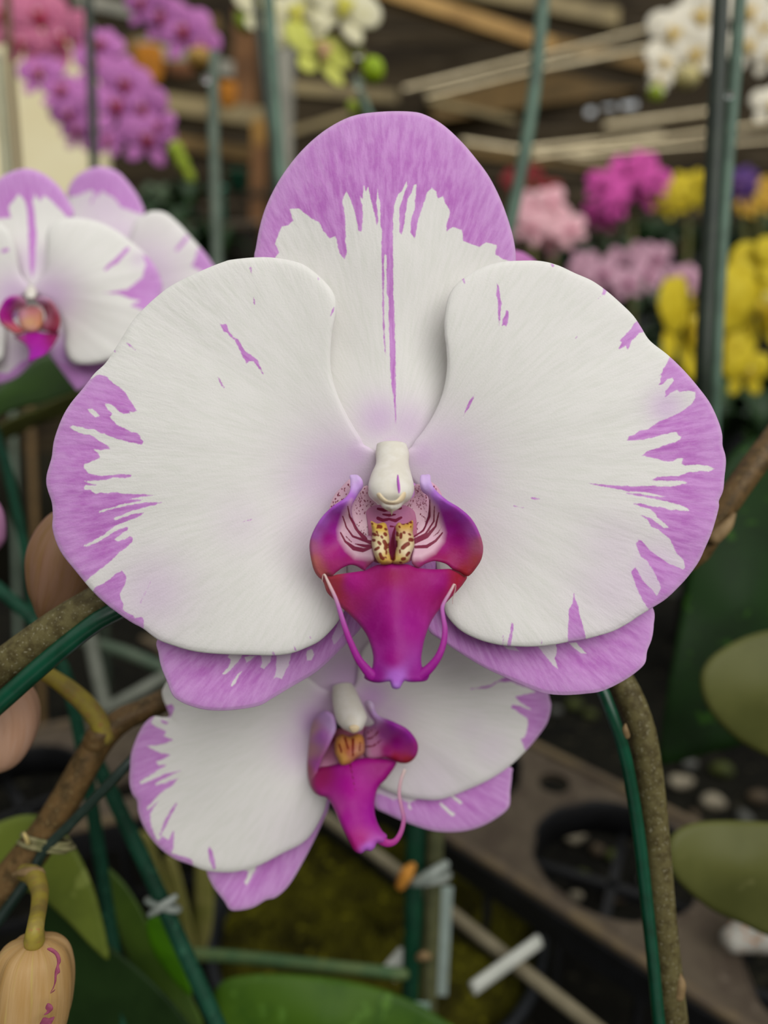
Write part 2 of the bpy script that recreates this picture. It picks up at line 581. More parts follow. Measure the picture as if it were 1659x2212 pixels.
# left petal
za = lambda pts: Z(90, 780, 5.53, pts)
zb = lambda pts: Z(90, 1060, 5.53, pts)
zc = lambda pts: Z(200, 530, 2.765, pts)
lp_out = np.array([(824, 985), (800, 968), (786, 960), (779, 946), (757, 910), (735, 866), (721, 827), (714, 783), (717, 725), (726, 675), (721, 635), (695, 602), (652, 570), (594, 557), (549, 556), (500, 561), (482, 566), (453, 577), (417, 593), (370, 617), (337, 642), (308, 669), (285, 695), (254, 745), (229, 783), (204, 807), (180, 838), (152, 872), (133, 905), (117, 950), (112, 985), (108, 1000), (101, 1025), (100, 1045), (104, 1062), (112, 1087), (114, 1115), (113, 1140), (121, 1170), (135, 1198), (162, 1232), (198, 1275), (233, 1308), (280, 1342), (309, 1358), (340, 1381), (370, 1393), (410, 1405), (450, 1411), (500, 1414), (545, 1415), (590, 1416), (630, 1411), (665, 1398), (690, 1385), (712, 1365), (730, 1343), (746, 1315), (752, 1280), (748, 1235), (752, 1180), (765, 1120), (786, 1065), (815, 1025)], float)
lp_pig = np.vstack([za([(600, 210), (640, 180), (685, 165), (770, 182), (850, 260), (990, 360), (1060, 470), (1100, 550), (1150, 597), (1100, 605), (1050, 600), (1055, 630), (985, 635), (930, 610), (870, 540), (800, 505), (748, 500), (760, 540), (790, 580), (845, 630), (808, 665), (830, 690), (920, 780), (990, 800), (1060, 840), (1145, 860), (1180, 910), (1175, 930), (1215, 960), (1195, 995), (1100, 980), (1000, 955), (900, 930), (780, 885), (700, 855), (620, 815), (540, 810), (440, 782), (370, 768), (335, 788), (390, 832), (500, 873), (590, 882), (700, 960), (790, 1010), (820, 1050), (720, 1060), (620, 1055), (670, 1090), (700, 1150), (640, 1180), (570, 1210), (510, 1230), (500, 1260), (530, 1310), (560, 1340), (700, 1372), (850, 1365), (950, 1350), (1075, 1360), (1060, 1388), (990, 1398), (870, 1388), (760, 1418), (650, 1430), (500, 1430), (560, 1455), (667, 1475), (640, 1492), (520, 1482), (500, 1510), (510, 1535), (590, 1535), (600, 1560), (640, 1580), (750, 1575), (900, 1570), (1050, 1590), (1200, 1590), (1350, 1600)]),
                    zb([(1345, 58), (1200, 72), (1090, 92), (1040, 105), (1212, 100), (1180, 127), (1060, 142), (950, 165), (820, 208), (680, 243), (688, 266), (800, 228), (960, 193), (1100, 162), (1250, 140), (1438, 140), (1350, 172), (1200, 207), (1080, 240), (960, 290), (860, 333), (876, 352), (980, 314), (1100, 277), (1220, 260), (1180, 302), (1080, 340), (960, 390), (870, 425), (760, 515), (600, 605), (478, 658), (540, 672), (700, 595), (830, 514), (930, 457), (1042, 430), (1020, 472), (900, 552), (868, 580), (900, 603), (990, 582), (1050, 550), (1092, 560), (1085, 612), (1000, 682), (900, 762), (800, 862), (700, 942), (590, 1022), (530, 1085), (200, 1200), (-300, 700)]),
                    za([(-200, 1500), (-200, 600), (300, 200)])])
lp_pig2 = zb([(620, 1185), (640, 1160), (750, 1100), (830, 1040), (900, 985), (960, 960), (1000, 1010), (1020, 1030), (1000, 1100), (960, 1180), (935, 1230), (940, 1300), (975, 1350), (970, 1420), (1040, 1470), (1100, 1490), (1110, 1530), (1200, 1500), (1220, 1540), (1215, 1640), (1210, 1750), (900, 1620), (560, 1300)])
lp_hole = za([(545, 575), (600, 565), (660, 610), (692, 655), (640, 672), (580, 620)])
lp_spots = [zc([(758, 462), (775, 475), (800, 470), (815, 515), (845, 550), (870, 560), (890, 600), (915, 635), (960, 665), (985, 685), (1020, 770), (985, 725), (960, 692), (935, 692), (918, 708), (900, 670), (875, 620), (850, 565), (825, 552), (805, 520), (785, 517)]),
            zc([(745, 786), (757, 790), (787, 852), (768, 840)]), zc([(1343, 190), (1357, 203), (1348, 210)])]
lp_strokes = [(zc([(203, 582), (228, 602), (255, 624)]), [2, 4, 1.5]), (zc([(943, 136), (949, 163)]), [3, 3]), (zc([(962, 310), (967, 352)]), [2.5, 1.5]), (zc([(1442, 368), (1435, 392), (1421, 425)]), [2.5, 3.5, 1.5]),
              (zc([(125, 620), (135, 634)]), [4, 4]), (zb([(1300, 1090), (1180, 1340)]), [1.5, 1]), (np.array([(513, 1130), (545, 1122)]), [1.0, 1.5]), (np.array([(635, 1395), (639, 1405)]), [2.5, 3]), (np.array([(590, 1410), (592, 1415)]), [4, 5]), (np.array([(670, 1375), (671, 1378)]), [3, 3])]
tepal('petal', main, lp_out, (440, 985),
      [(800, 985, 4), (755, 1060, 26), (745, 1200, 34), (700, 1000, 8), (600, 1150, -2), (450, 950, -22), (580, 570, -8), (722, 680, -26), (718, 780, -20), (760, 920, -4), (640, 750, -16), (105, 1040, 22), (250, 1000, -4), (550, 1413, -16), (720, 1350, -2), (560, 1250, -14), (230, 1305, 8), (285, 695, 16)],
      PET, rings=125, segs=680, pig=dict(polys=[lp_pig, lp_pig2] + lp_spots, strokes=lp_strokes, holes=[lp_hole]), base=(810, 1010),
      flush=[(735, 1025, 75, 0.55), (690, 1040, 60, 0.4), (770, 985, 35, 0.6), (330, 1280, 60, 0.35), (520, 1130, 45, 0.16), (700, 1140, 70, 0.3)], ripple=1.7, seed=1)

# right petal
ze = lambda pts: Z(1220, 760, 4.608, pts)
zf = lambda pts: Z(1220, 1030, 4.608, pts)
zg = lambda pts: Z(880, 530, 2.765, pts)
zi = lambda pts: Z(900, 1260, 3.072, pts)
rp_out = np.array([(868, 985), (888, 966), (896, 953), (916, 928), (938, 892), (956, 848), (965, 798), (964, 754), (960, 722), (960, 686), (967, 646), (981, 620), (1007, 597), (1043, 577), (1083, 566), (1126, 563), (1169, 564), (1205, 573), (1242, 590), (1278, 606), (1310, 628), (1343, 657), (1368, 682), (1385, 707), (1404, 736), (1444, 768), (1480, 803), (1513, 842), (1535, 873), (1552, 910), (1560, 938), (1561, 962), (1567, 984), (1568, 1003), (1565, 1031), (1562, 1060), (1553, 1082), (1553, 1095), (1546, 1123), (1537, 1152), (1524, 1182), (1509, 1214), (1485, 1247), (1459, 1275), (1437, 1295), (1409, 1313), (1378, 1332), (1359, 1345), (1328, 1362), (1294, 1373), (1259, 1382), (1232, 1386), (1193, 1393), (1147, 1397), (1095, 1395), (1063, 1390), (1030, 1380), (998, 1364), (978, 1346), (963, 1325), (953, 1290), (945, 1240), (938, 1180), (926, 1120), (906, 1060), (878, 1025)], float)
rp_pig = np.vstack([ze([(1048, 50), (1020, 110), (975, 170), (970, 205), (938, 242), (965, 238), (950, 272), (960, 300), (938, 328), (975, 318), (1020, 278), (1075, 255), (1085, 285), (1050, 330), (1003, 390), (1000, 410), (1015, 412), (993, 455), (1050, 410), (1120, 378), (1140, 402), (1190, 390), (1250, 388), (1305, 400), (1300, 455), (1250, 530), (1150, 600), (1050, 650), (950, 690), (830, 770), (740, 788), (690, 830), (640, 838), (613, 887), (680, 882), (800, 870), (870, 852), (950, 830), (1060, 803), (1120, 798), (1130, 830), (1170, 840), (1150, 880), (1060, 908), (970, 940), (870, 970), (810, 998), (770, 1032), (850, 1047), (920, 1065), (990, 1092), (1080, 1087), (1130, 1060), (1180, 1060), (1160, 1110), (1200, 1132), (1320, 1120), (1430, 1133), (1495, 1165), (1430, 1192), (1340, 1187), (1220, 1205), (1130, 1235), (1020, 1238), (920, 1250), (855, 1277), (950, 1283), (1080, 1282), (1170, 1280), (1222, 1305), (1150, 1325), (1050, 1342), (900, 1335), (680, 1338), (480, 1333), (340, 1318), (230, 1308)]),
                    zf([(350, 92), (520, 118), (590, 138), (700, 150), (800, 155), (900, 173), (1003, 196), (960, 203), (850, 188), (740, 166), (605, 163), (700, 187), (820, 207), (950, 227), (1050, 255), (1140, 278), (1200, 303), (1245, 337), (1190, 337), (1100, 325), (1060, 337), (1000, 312), (930, 297), (850, 287), (760, 265), (685, 270), (760, 297), (850, 322), (900, 362), (930, 410), (980, 450), (1033, 503), (985, 503), (920, 460), (860, 418), (800, 390), (755, 384), (830, 432), (860, 492), (930, 522), (1000, 580), (1040, 612), (1080, 680), (1100, 740), (1180, 830), (1200, 900), (1180, 922), (1100, 890), (1020, 858), (980, 828), (920, 788), (860, 738), (800, 678), (760, 638), (723, 613), (733, 640), (703, 660), (725, 712), (760, 792), (830, 850), (880, 930), (930, 1030), (960, 1110), (915, 1190), (860, 1110), (800, 1060), (760, 1000), (727, 940), (700, 903), (658, 945), (690, 1040), (730, 1130), (770, 1220), (830, 1312), (900, 1420), (1500, 1200), (1900, 200)]),
                    ze([(1900, 800), (1500, 200)])])
rp_spike = zi([(1043, 66), (1052, 105), (1070, 150), (1080, 200), (1100, 270), (1120, 355), (1125, 430), (1000, 430), (1005, 300), (1010, 170), (1035, 130)])
rp_spots = [zg([(535, 226), (548, 250), (555, 320), (566, 345), (556, 400), (556, 440), (548, 484), (542, 430), (540, 350), (534, 300)]), zg([(590, 384), (603, 388), (602, 440), (592, 487), (575, 475), (563, 487), (567, 440), (585, 418)]),
            zg([(402, 890), (395, 915), (370, 968), (333, 1020), (354, 965), (375, 918)]), zg([(1372, 448), (1400, 470), (1415, 515), (1385, 525), (1340, 570), (1315, 627), (1305, 602), (1263, 620), (1280, 577), (1268, 570), (1300, 540), (1340, 490)]),
            zg([(1170, 253), (1197, 265), (1180, 297), (1158, 297)]), zi([(632, 258), (646, 270), (636, 350), (622, 425), (598, 420), (615, 340)])]
rp_strokes = [(zg([(1155, 305), (1135, 322)]), [2.5, 1]), (zg([(860, 112), (870, 122)]), [4, 4]), (zg([(332, 198), (342, 225)]), [4, 2]), (zi([(573, 345), (577, 385), (570, 415)]), [2, 3.5, 2]), (zg([(1013, 545), (1005, 557)]), [1.5, 1.5]),
              (np.array([(1148, 1076), (1164, 1078)]), [2, 4]), (np.array([(1110, 1093), (1130, 1097)]), [1, 2]), (np.array([(1169, 1383), (1170, 1390)]), [2.5, 2.5])]
rp_white = [zf([(1000, 820), (1120, 870), (1180, 905), (1100, 740)])]
tepal('petal', main, rp_out, (1240, 985),
      [(890, 985, 4), (925, 1080, 26), (940, 1200, 34), (1000, 1000, 6), (1080, 1150, -4), (1230, 950, -22), (962, 700, -26), (965, 790, -20), (930, 900, -4), (1126, 566, -8), (1385, 707, 16), (1340, 800, -2), (1565, 1000, 24), (1430, 1000, 0), (1409, 1311, 8), (1100, 1393, -16), (1000, 1340, -4), (1250, 1270, -10)],
      PET, rings=125, segs=680, pig=dict(polys=[rp_pig, rp_spike] + rp_spots, strokes=rp_strokes, holes=rp_white), base=(882, 1010),
      flush=[(950, 1000, 70, 0.5), (915, 985, 35, 0.6), (985, 1035, 60, 0.45), (1420, 1240, 55, 0.45), (1330, 1270, 70, 0.25), (1440, 880, 30, 0.5), (1330, 1190, 60, 0.22), (1050, 1130, 70, 0.14)], ripple=2.0, seed=2)

# lateral sepals
zj = lambda pts: Z(300, 1320, 3.318, pts)
ls_out = np.vstack([zj([(132, 205), (140, 300), (160, 400), (200, 500), (240, 600), (300, 650), (400, 690), (500, 710), (620, 713), (750, 700), (870, 675), (950, 630), (1100, 540), (1280, 430), (1420, 300), (1500, 220), (1590, 125)]), np.array([(800, 1320), (825, 1200), (842, 1060), (825, 1035), (760, 1080), (640, 1180), (480, 1270), (375, 1330)], float)])
ls_holes = [zj([(640, 330), (655, 300), (750, 300), (720, 350), (680, 400), (620, 455), (598, 450), (640, 400), (660, 350)]), zj([(705, 450), (740, 430), (710, 480), (668, 545), (655, 540), (680, 490)]),
            zj([(870, 300), (955, 300), (942, 360), (900, 417), (868, 402), (885, 370)]), zj([(985, 300), (1095, 300), (1075, 390), (1050, 430), (1025, 487), (985, 472), (966, 485), (985, 430)]), zj([(1205, 282), (1240, 272), (1257, 310), (1240, 352), (1205, 352), (1198, 310)]),
            zj([(1380, 200), (1440, 60), (1480, 140), (1440, 200), (1400, 240)]), np.array([(430, 1375), (600, 1385), (690, 1350), (780, 1250), (820, 1100), (830, 1000), (700, 1000), (400, 1200)], float), zj([(760, 330), (840, 318), (800, 350), (772, 372)])]
tepal('lateral_sepal', main, ls_out, (560, 1400),
      [(835, 1045, 20), (700, 1200, 48), (560, 1400, 56), (345, 1390, 66), (380, 1505, 54), (500, 1532, 46), (640, 1475, 52), (775, 1355, 40)],
      PET, rings=90, segs=480, pig=dict(polys=[ls_out * 1.0 + 0, np.array([(200, 1000), (1000, 1000), (1000, 1700), (200, 1700)], float)], holes=ls_holes), base=(840, 1040), flush=[(750, 1350, 60, 0.8), (600, 1400, 70, 0.5)], ripple=0.9, seed=4)
rs_out = np.vstack([zi([(80, 315), (150, 370), (300, 470), (450, 560), (600, 630), (750, 695), (850, 730), (980, 742), (1130, 732), (1230, 715), (1350, 660), (1450, 595), (1515, 530), (1530, 450), (1560, 370), (1573, 280), (1568, 165)]), np.array([(1370, 1265), (1250, 1200), (1080, 1120), (940, 1050), (880, 1030), (865, 1055), (870, 1200), (898, 1320)], float)])
rs_holes = [zi([(790, 395), (925, 395), (930, 450), (918, 500), (935, 565), (900, 542), (860, 490), (828, 450)]), zi([(560, 400), (640, 410), (682, 452), (600, 440)]), zi([(1000, 390), (1060, 395), (1125, 465), (1090, 462), (1040, 430)]),
            np.array([(900, 1000), (960, 1310), (1010, 1365), (1090, 1390), (1200, 1385), (1300, 1360), (1370, 1320), (1300, 1150), (1000, 1000)], float)]
tepal('lateral_sepal', main, rs_out, (1200, 1390),
      [(870, 1045, 20), (1000, 1200, 48), (1200, 1390, 58), (1405, 1320, 62), (1390, 1440, 54), (1240, 1498, 46), (1050, 1440, 52), (930, 1362, 40)],
      PET, rings=90, segs=480, pig=dict(polys=[np.array([(800, 1000), (1500, 1000), (1500, 1700), (800, 1700)], float)], holes=rs_holes), base=(868, 1040), flush=[(960, 1370, 60, 0.8), (1100, 1400, 80, 0.5)], ripple=0.9, seed=5)

# ---- column
colz = empty  # (the column is a part of its own, below)
cpath = zh([(760, 150, -4), (765, 220, -14), (765, 300, -34), (757, 380, -58), (755, 460, -80), (757, 520, -96), (758, 580, -108), (758, 622, -114)])
cw = [120, 134, 132, 158, 180, 180, 150, 92]
V = []; sides = 40
cp = smooth_open(np.column_stack([np.array(cpath), np.array(cw) / 3.6864]), 44)
a = np.linspace(0, 2 * math.pi, sides, endpoint=False)
cpv = []
for (x, y, h, w) in cp:
    xs = x + w * np.cos(a); dep = h - (np.where(np.sin(a) > 0, 0.80, 0.55)) * w * np.sin(a)
    ys = y - 0.26 * w * np.sin(a)
    cpv.append(P(xs, ys, D0 + dep * D0 / F))
x, y, h, w = cp[-1]
for k, s in enumerate((0.86, 0.6, 0.25)):
    xs = x + w * s * np.cos(a); dep = h - 6 * (k + 1) - 0.6 * w * s * np.sin(a); ys = y + 5 * (k + 1) - 0.26 * w * s * np.sin(a)
    cpv.append(P(xs, ys, D0 + dep * D0 / F))
V = np.vstack(cpv); m_ = len(cpv); idx = np.arange(m_ * sides).reshape(m_, sides); nx = np.roll(idx, -1, 1)
fc = np.stack([idx[:-1], nx[:-1], nx[1:], idx[1:]], -1).reshape(-1, 4).tolist() + [idx[0][::-1].tolist(), idx[-1].tolist()]
column = link_mesh('column', V, fc, WAX, main)
column['label'] = 'ivory hooded column'
sheet('anther_cap', column, zl([(640, 540), (665, 532), (690, 560), (725, 590), (760, 598), (795, 590), (825, 560), (850, 528), (872, 530), (872, 560), (850, 600), (810, 624), (760, 630), (710, 622), (670, 595), (645, 565)]),
      zh([(640, 540, -160), (760, 600, -183), (870, 540, -160), (760, 630, -166)]), mottled('anther_beige', '#ead8b8', '#dfc8a0', 200, rough=0.5), thick=4, bulge=1.5, bulge_w=8, step=3)
sheet('streak', column, zl([(803, 395), (812, 390), (820, 430), (828, 490), (826, 525), (815, 538), (805, 500), (800, 440)]),
      zh([(806, 395, -139), (820, 430, -148), (822, 480, -158), (815, 538, -166)]), mottled('violet_streak', '#c063c8', '#b04fb8', 400), thick=3, bulge=1, step=3, label='violet streak on the column')
sheet('beak', column, zl([(700, 632), (760, 640), (815, 632), (830, 650), (790, 668), (768, 690), (760, 712), (750, 690), (730, 665), (695, 650)]),
      zh([(700, 640, -120), (760, 640, -150), (815, 640, -120), (760, 710, -125)]), WAX, thick=5, bulge=5, step=3)

# ---- lip: throat and mid lobe, side lobes, callus, tendrils
mid_out = zl([(285, 1192), (330, 1182), (400, 1172), (470, 1162), (545, 1150), (590, 1130), (640, 1108), (700, 1098), (790, 1094), (880, 1102), (930, 1115), (975, 1130), (1060, 1140), (1150, 1140), (1240, 1140), (1300, 1165), (1360, 1198), (1335, 1250), (1300, 1295), (1240, 1360), (1190, 1412), (1152, 1450), (1110, 1500), (1060, 1590), (1022, 1700), (1002, 1800), (996, 1860), (1008, 1925), (1060, 1962), (1040, 2025), (960, 2040), (890, 2038), (862, 2030), (840, 2060), (825, 2088), (790, 2096), (762, 2084), (750, 2050), (738, 2035), (660, 2046), (590, 2036), (540, 2005), (560, 1965), (598, 1940), (613, 1860), (602, 1780), (562, 1670), (500, 1580), (420, 1500), (352, 1442), (305, 1390), (245, 1325), (218, 1250), (198, 1218), (238, 1188)])
mid = sheet('lip', main, mid_out,
            zh([(285, 1200, -78), (420, 1240, -104), (230, 1250, -62), (545, 1160, -110), (760, 1100, -128), (975, 1140, -110), (1240, 1150, -78), (1330, 1240, -62), (1130, 1260, -104), (765, 1300, -150), (450, 1450, -112), (1080, 1450, -112), (765, 1600, -178), (610, 1700, -160), (1010, 1700, -160), (765, 1850, -192), (620, 1950, -180), (1000, 1950, -180), (790, 2090, -204)]),
            LIP, step=4.0, thick=6, bulge=3, bulge_w=10,
            colours=zcol([(770, 1120, '#a5157a'), (450, 1230, '#b01683'), (1130, 1230, '#a00f78'), (765, 1400, '#9e047c'), (700, 1600, '#9a037c'), (850, 1600, '#9c0484'), (765, 1850, '#9c0382'), (230, 1260, '#b0423f'), (260, 1330, '#a83038'), (300, 1210, '#b53a4c'), (1330, 1210, '#a3202f'), (1300, 1280, '#a01d38'), (640, 1985, '#93108a'), (950, 1985, '#93108a'), (795, 2085, '#b57ad8'), (800, 2010, '#b061cc'), (770, 1160, '#98124f')]),
            n_out=260)
mid['label'] = 'magenta lip with a shield shaped middle lobe'

tpl = [(600, 1990, -186, 78), (545, 1925, -184, 66), (490, 1850, -182, 54), (430, 1720, -176, 46), (385, 1600, -168, 40), (345, 1470, -158, 34), (312, 1370, -150, 28), (268, 1275, -142, 24), (240, 1215, -138, 18), (226, 1184, -136, 14), (212, 1190, -134, 12), (206, 1240, -132, 9)]
tpr = [(985, 1992, -186, 78), (1060, 1930, -184, 68), (1130, 1840, -182, 54), (1172, 1730, -176, 46), (1184, 1620, -168, 40), (1170, 1520, -160, 32), (1163, 1450, -152, 30), (1180, 1400, -146, 26), (1215, 1340, -140, 24), (1245, 1285, -136, 20), (1256, 1262, -134, 16), (1268, 1270, -132, 14), (1262, 1320, -130, 12), (1246, 1370, -128, 10), (1246, 1415, -127, 8)]
for tp in (tpl, tpr):
    pts = [P1(640 + x / 3.6864, 920 + y / 3.6864, D0 + h * D0 / F) for x, y, h, w in tp]
    rr = [w / 3.6864 / 2 * D0 / F for x, y, h, w in tp]
    tube('tendril', pts, rr, LIP, mid, sides=12, n=70, flat=0.55, colours=['#96108c', '#9c1a8e', '#a62c95', '#b868b4', '#dcbcb8', '#e8d8cc'], label='curled tendril with a pale tip')

pale, stripe_w = '#dfb0c8', 1.0
# throat floor behind the callus
sheet('throat', mid, zl([(560, 660), (650, 630), (830, 630), (930, 660), (960, 800), (945, 1000), (880, 1090), (640, 1090), (590, 1000), (570, 800)]),
      zh([(650, 640, -40), (830, 640, -40), (740, 760, -58), (600, 900, -84), (930, 900, -84), (760, 1080, -112)]), LIP, step=2.4, thick=5,
      colours=zcol([(740, 700, '#c98bad'), (740, 800, '#b870a0'), (600, 900, '#b06a80'), (930, 900, '#b06a80'), (760, 1000, '#8e1a48')]),
      marks=dict(strokes=[(zl([(650, 660), (700, 672), (760, 664), (830, 655)]), [5, 7, 4, 6]), (zl([(690, 705), (740, 712), (790, 706)]), [3, 6, 3]), (zl([(650, 735), (690, 752), (740, 742), (790, 755), (835, 730)]), [7, 7, 5, 7, 5]), (zl([(750, 800), (775, 802)]), [4, 3]), (zl([(790, 800), (775, 860), (765, 940), (768, 1040)]), [3, 6, 8, 14]), (zl([(560, 890), (600, 930)]), [14, 12]), (zl([(960, 890), (930, 930)]), [12, 12])]),
      label='pink throat with dark stripes')


def lobe(out, ctrl, zone, strokes, colours, rims):
    return sheet('side_lobe', mid, zl(out), zh(ctrl), LIP, step=2.4, thick=6, bulge=3, bulge_w=9, colours=zcol(colours), marks=dict(strokes=[(zl(p), w) for p, w in strokes]),
                 zones=[(zl(zone), '#e3bccb', 14.0)] + [(zl(r), c, s) for r, c, s in rims], n_out=240, label='magenta side lobe with a pale striped base')


lobe([(425, 395), (455, 388), (490, 392), (520, 420), (533, 460), (525, 500), (492, 545), (445, 640), (447, 720), (482, 800), (542, 870), (600, 880), (607, 960), (622, 1060), (602, 1092), (560, 1130), (540, 1150), (480, 1117), (430, 1108), (370, 1130), (320, 1165), (285, 1194), (240, 1190), (200, 1220), (150, 1168), (120, 1075), (105, 950), (130, 850), (200, 730), (290, 640), (385, 575), (425, 520), (430, 440)],
     [(450, 400, -62), (510, 440, -78), (500, 540, -74), (420, 600, -104), (300, 660, -108), (180, 780, -104), (112, 950, -86), (130, 1090, -76), (200, 1200, -70), (300, 1180, -84), (430, 1100, -100), (550, 1140, -112), (615, 1040, -118), (440, 750, -62), (560, 880, -82), (400, 850, -60), (330, 800, -66), (260, 900, -72), (250, 1050, -76), (480, 1000, -84), (360, 950, -64), (330, 700, -88)],
     [(440, 590), (440, 700), (480, 800), (560, 870), (612, 880), (625, 1060), (560, 1060), (470, 1050), (400, 990), (345, 900), (335, 830), (355, 760), (380, 680)],
     [([(410, 640), (425, 720), (480, 820), (550, 902)], [2, 3.5, 7, 9]), ([(370, 720), (400, 810), (450, 880), (550, 915), (600, 930)], [2.5, 3, 4, 6, 9]), ([(352, 850), (390, 920), (460, 975), (530, 990), (595, 972)], [3, 4, 9, 9, 3]), ([(445, 640), (452, 720), (500, 830), (545, 870)], [1.5, 2, 3, 3]), ([(470, 940), (540, 955), (600, 960)], [2, 6, 7]), ([(395, 880), (440, 925)], [2, 2])],
     [(470, 420, '#d6b8e8'), (510, 480, '#c8a0e2'), (430, 590, '#b070d0'), (330, 650, '#a855c6'), (220, 750, '#b060c8'), (150, 860, '#b462bc'), (115, 950, '#b9678f'), (130, 1080, '#bd6a62'), (180, 1170, '#b5605c'), (230, 1200, '#b04a50'), (300, 800, '#a41f9e'), (260, 900, '#a30f86'), (280, 1020, '#a60f76'), (300, 1130, '#ac2a70'), (420, 1070, '#a3206e'), (520, 1110, '#9d2a6c'), (380, 1000, '#a61d80'), (590, 1080, '#9a4a6c'), (345, 720, '#9c1f9c')],
     [])
lobe([(990, 395), (1025, 388), (1065, 390), (1075, 450), (1112, 512), (1200, 590), (1300, 652), (1390, 732), (1450, 832), (1487, 950), (1478, 1050), (1432, 1132), (1366, 1198), (1300, 1165), (1245, 1142), (1210, 1112), (1180, 1095), (1135, 1082), (1090, 1078), (1030, 1098), (975, 1130), (930, 1107), (918, 1060), (938, 960), (934, 880), (1000, 830), (1040, 740), (1055, 645), (1048, 565), (1000, 520), (984, 460)],
     [(1040, 400, -62), (990, 450, -78), (1020, 540, -74), (1090, 560, -104), (1200, 620, -108), (1330, 720, -104), (1420, 800, -98), (1482, 950, -84), (1460, 1080, -74), (1365, 1190, -70), (1240, 1140, -84), (1090, 1090, -100), (975, 1130, -112), (920, 1050, -118), (1050, 740, -62), (945, 880, -82), (1110, 850, -60), (1190, 800, -66), (1270, 900, -72), (1270, 1050, -76), (1040, 1000, -84), (1150, 950, -64), (1180, 700, -88)],
     [(1050, 560), (1075, 590), (1115, 640), (1152, 740), (1182, 850), (1170, 920), (1100, 1010), (1000, 1062), (910, 1062), (935, 870), (1000, 820), (1040, 740)],
     [([(1062, 590), (1060, 720), (1010, 830), (940, 880)], [2.5, 5, 5, 4]), ([(1100, 640), (1095, 760), (1030, 860), (945, 905)], [2, 3, 4, 6]), ([(1135, 690), (1110, 800), (1040, 880), (945, 922)], [2.5, 4, 8, 9]), ([(1165, 850), (1110, 915), (1040, 960), (950, 965)], [3, 5, 7, 6]), ([(1160, 800), (1130, 850), (1090, 880)], [1, 2, 1])],
     [(1020, 430, '#d6b8e8'), (1040, 490, '#c8a6e2'), (1110, 550, '#b070d0'), (1200, 620, '#a850c2'), (1320, 700, '#a040b0'), (1420, 810, '#ac4fae'), (1475, 950, '#b05a78'), (1460, 1080, '#a84448'), (1400, 1160, '#a23338'), (1340, 1180, '#9c202e'), (1250, 800, '#a20c92'), (1290, 900, '#9a0a78'), (1280, 1020, '#9a0a5e'), (1200, 1080, '#9c1258'), (1100, 1060, '#9a1f60'), (1010, 1100, '#9d2a6c'), (1180, 950, '#a01478'), (930, 1080, '#9a4a6c'), (1200, 720, '#a018a0')],
     [])


def flap(out, ctrl, dots, label):
    return sheet('spotted_flap', mid, zl(out), zh(ctrl), LIP, step=2.4, thick=5, colours=zcol([(500, 600, '#dfb6c6'), (600, 850, '#e6c4cf'), (1000, 560, '#dcaec2'), (860, 740, '#e6c4cf')]),
                 marks=dict(strokes=[(zl([d, (d[0] + dx, d[1] + dy)]), [w, w * 0.7]) for d, dx, dy, w in dots]), label=label)


def dots_in(poly, n, w, seed, dens):
    r = np.random.default_rng(seed); poly = np.array(poly, float); out = []
    lo, hi = poly.min(0), poly.max(0)
    while len(out) < n:
        q = lo + (hi - lo) * r.random(2)
        if sdf_poly(q[None], poly)[0] > 8 and r.random() < dens(q) and all(abs(q[0] - o[0][0]) + abs(q[1] - o[0][1]) > 17 for o in out):
            out.append(((q[0], q[1]), r.uniform(-7, 7), r.uniform(4, 11), r.uniform(*w)))
    return out


fl = [(530, 490), (572, 480), (580, 560), (655, 640), (655, 760), (605, 775), (596, 880), (558, 880), (498, 832), (447, 730), (438, 640), (480, 560)]
fr = [(985, 470), (940, 478), (935, 560), (832, 640), (832, 772), (930, 760), (935, 882), (1002, 832), (1046, 732), (1060, 640), (1048, 555)]
bl = [(262, 665), (298, 560), (350, 498), (425, 425), (440, 470), (440, 540), (380, 600), (300, 650)]
br = [(1060, 440), (1080, 448), (1122, 482), (1158, 540), (1150, 560), (1110, 530)]
flap(fl, [(540, 490, -40), (650, 650, -36), (450, 680, -52), (600, 870, -70), (520, 800, -62)], dots_in(fl, 62, (1.3, 2.6), 1, lambda q: 1.0 if q[1] < 700 else 0.25), 'pale pink spotted inner flap')
flap(fr, [(980, 480, -40), (840, 650, -36), (1050, 680, -52), (940, 870, -70), (990, 800, -62)], dots_in(fr, 62, (1.3, 2.6), 2, lambda q: 1.0 if q[1] < 660 else 0.3), 'pale pink spotted inner flap')
flap(bl, [(270, 660, -30), (350, 500, -22), (425, 440, -26), (400, 580, -40)], dots_in(bl, 18, (2.0, 3.6), 3, lambda q: 1.0), 'pale spotted back of the side lobe')
flap(br, [(1070, 445, -30), (1120, 480, -22), (1150, 550, -24), (1110, 530, -38)], dots_in(br, 4, (2.0, 3.6), 4, lambda q: 1.0), 'pale spotted back of the side lobe')

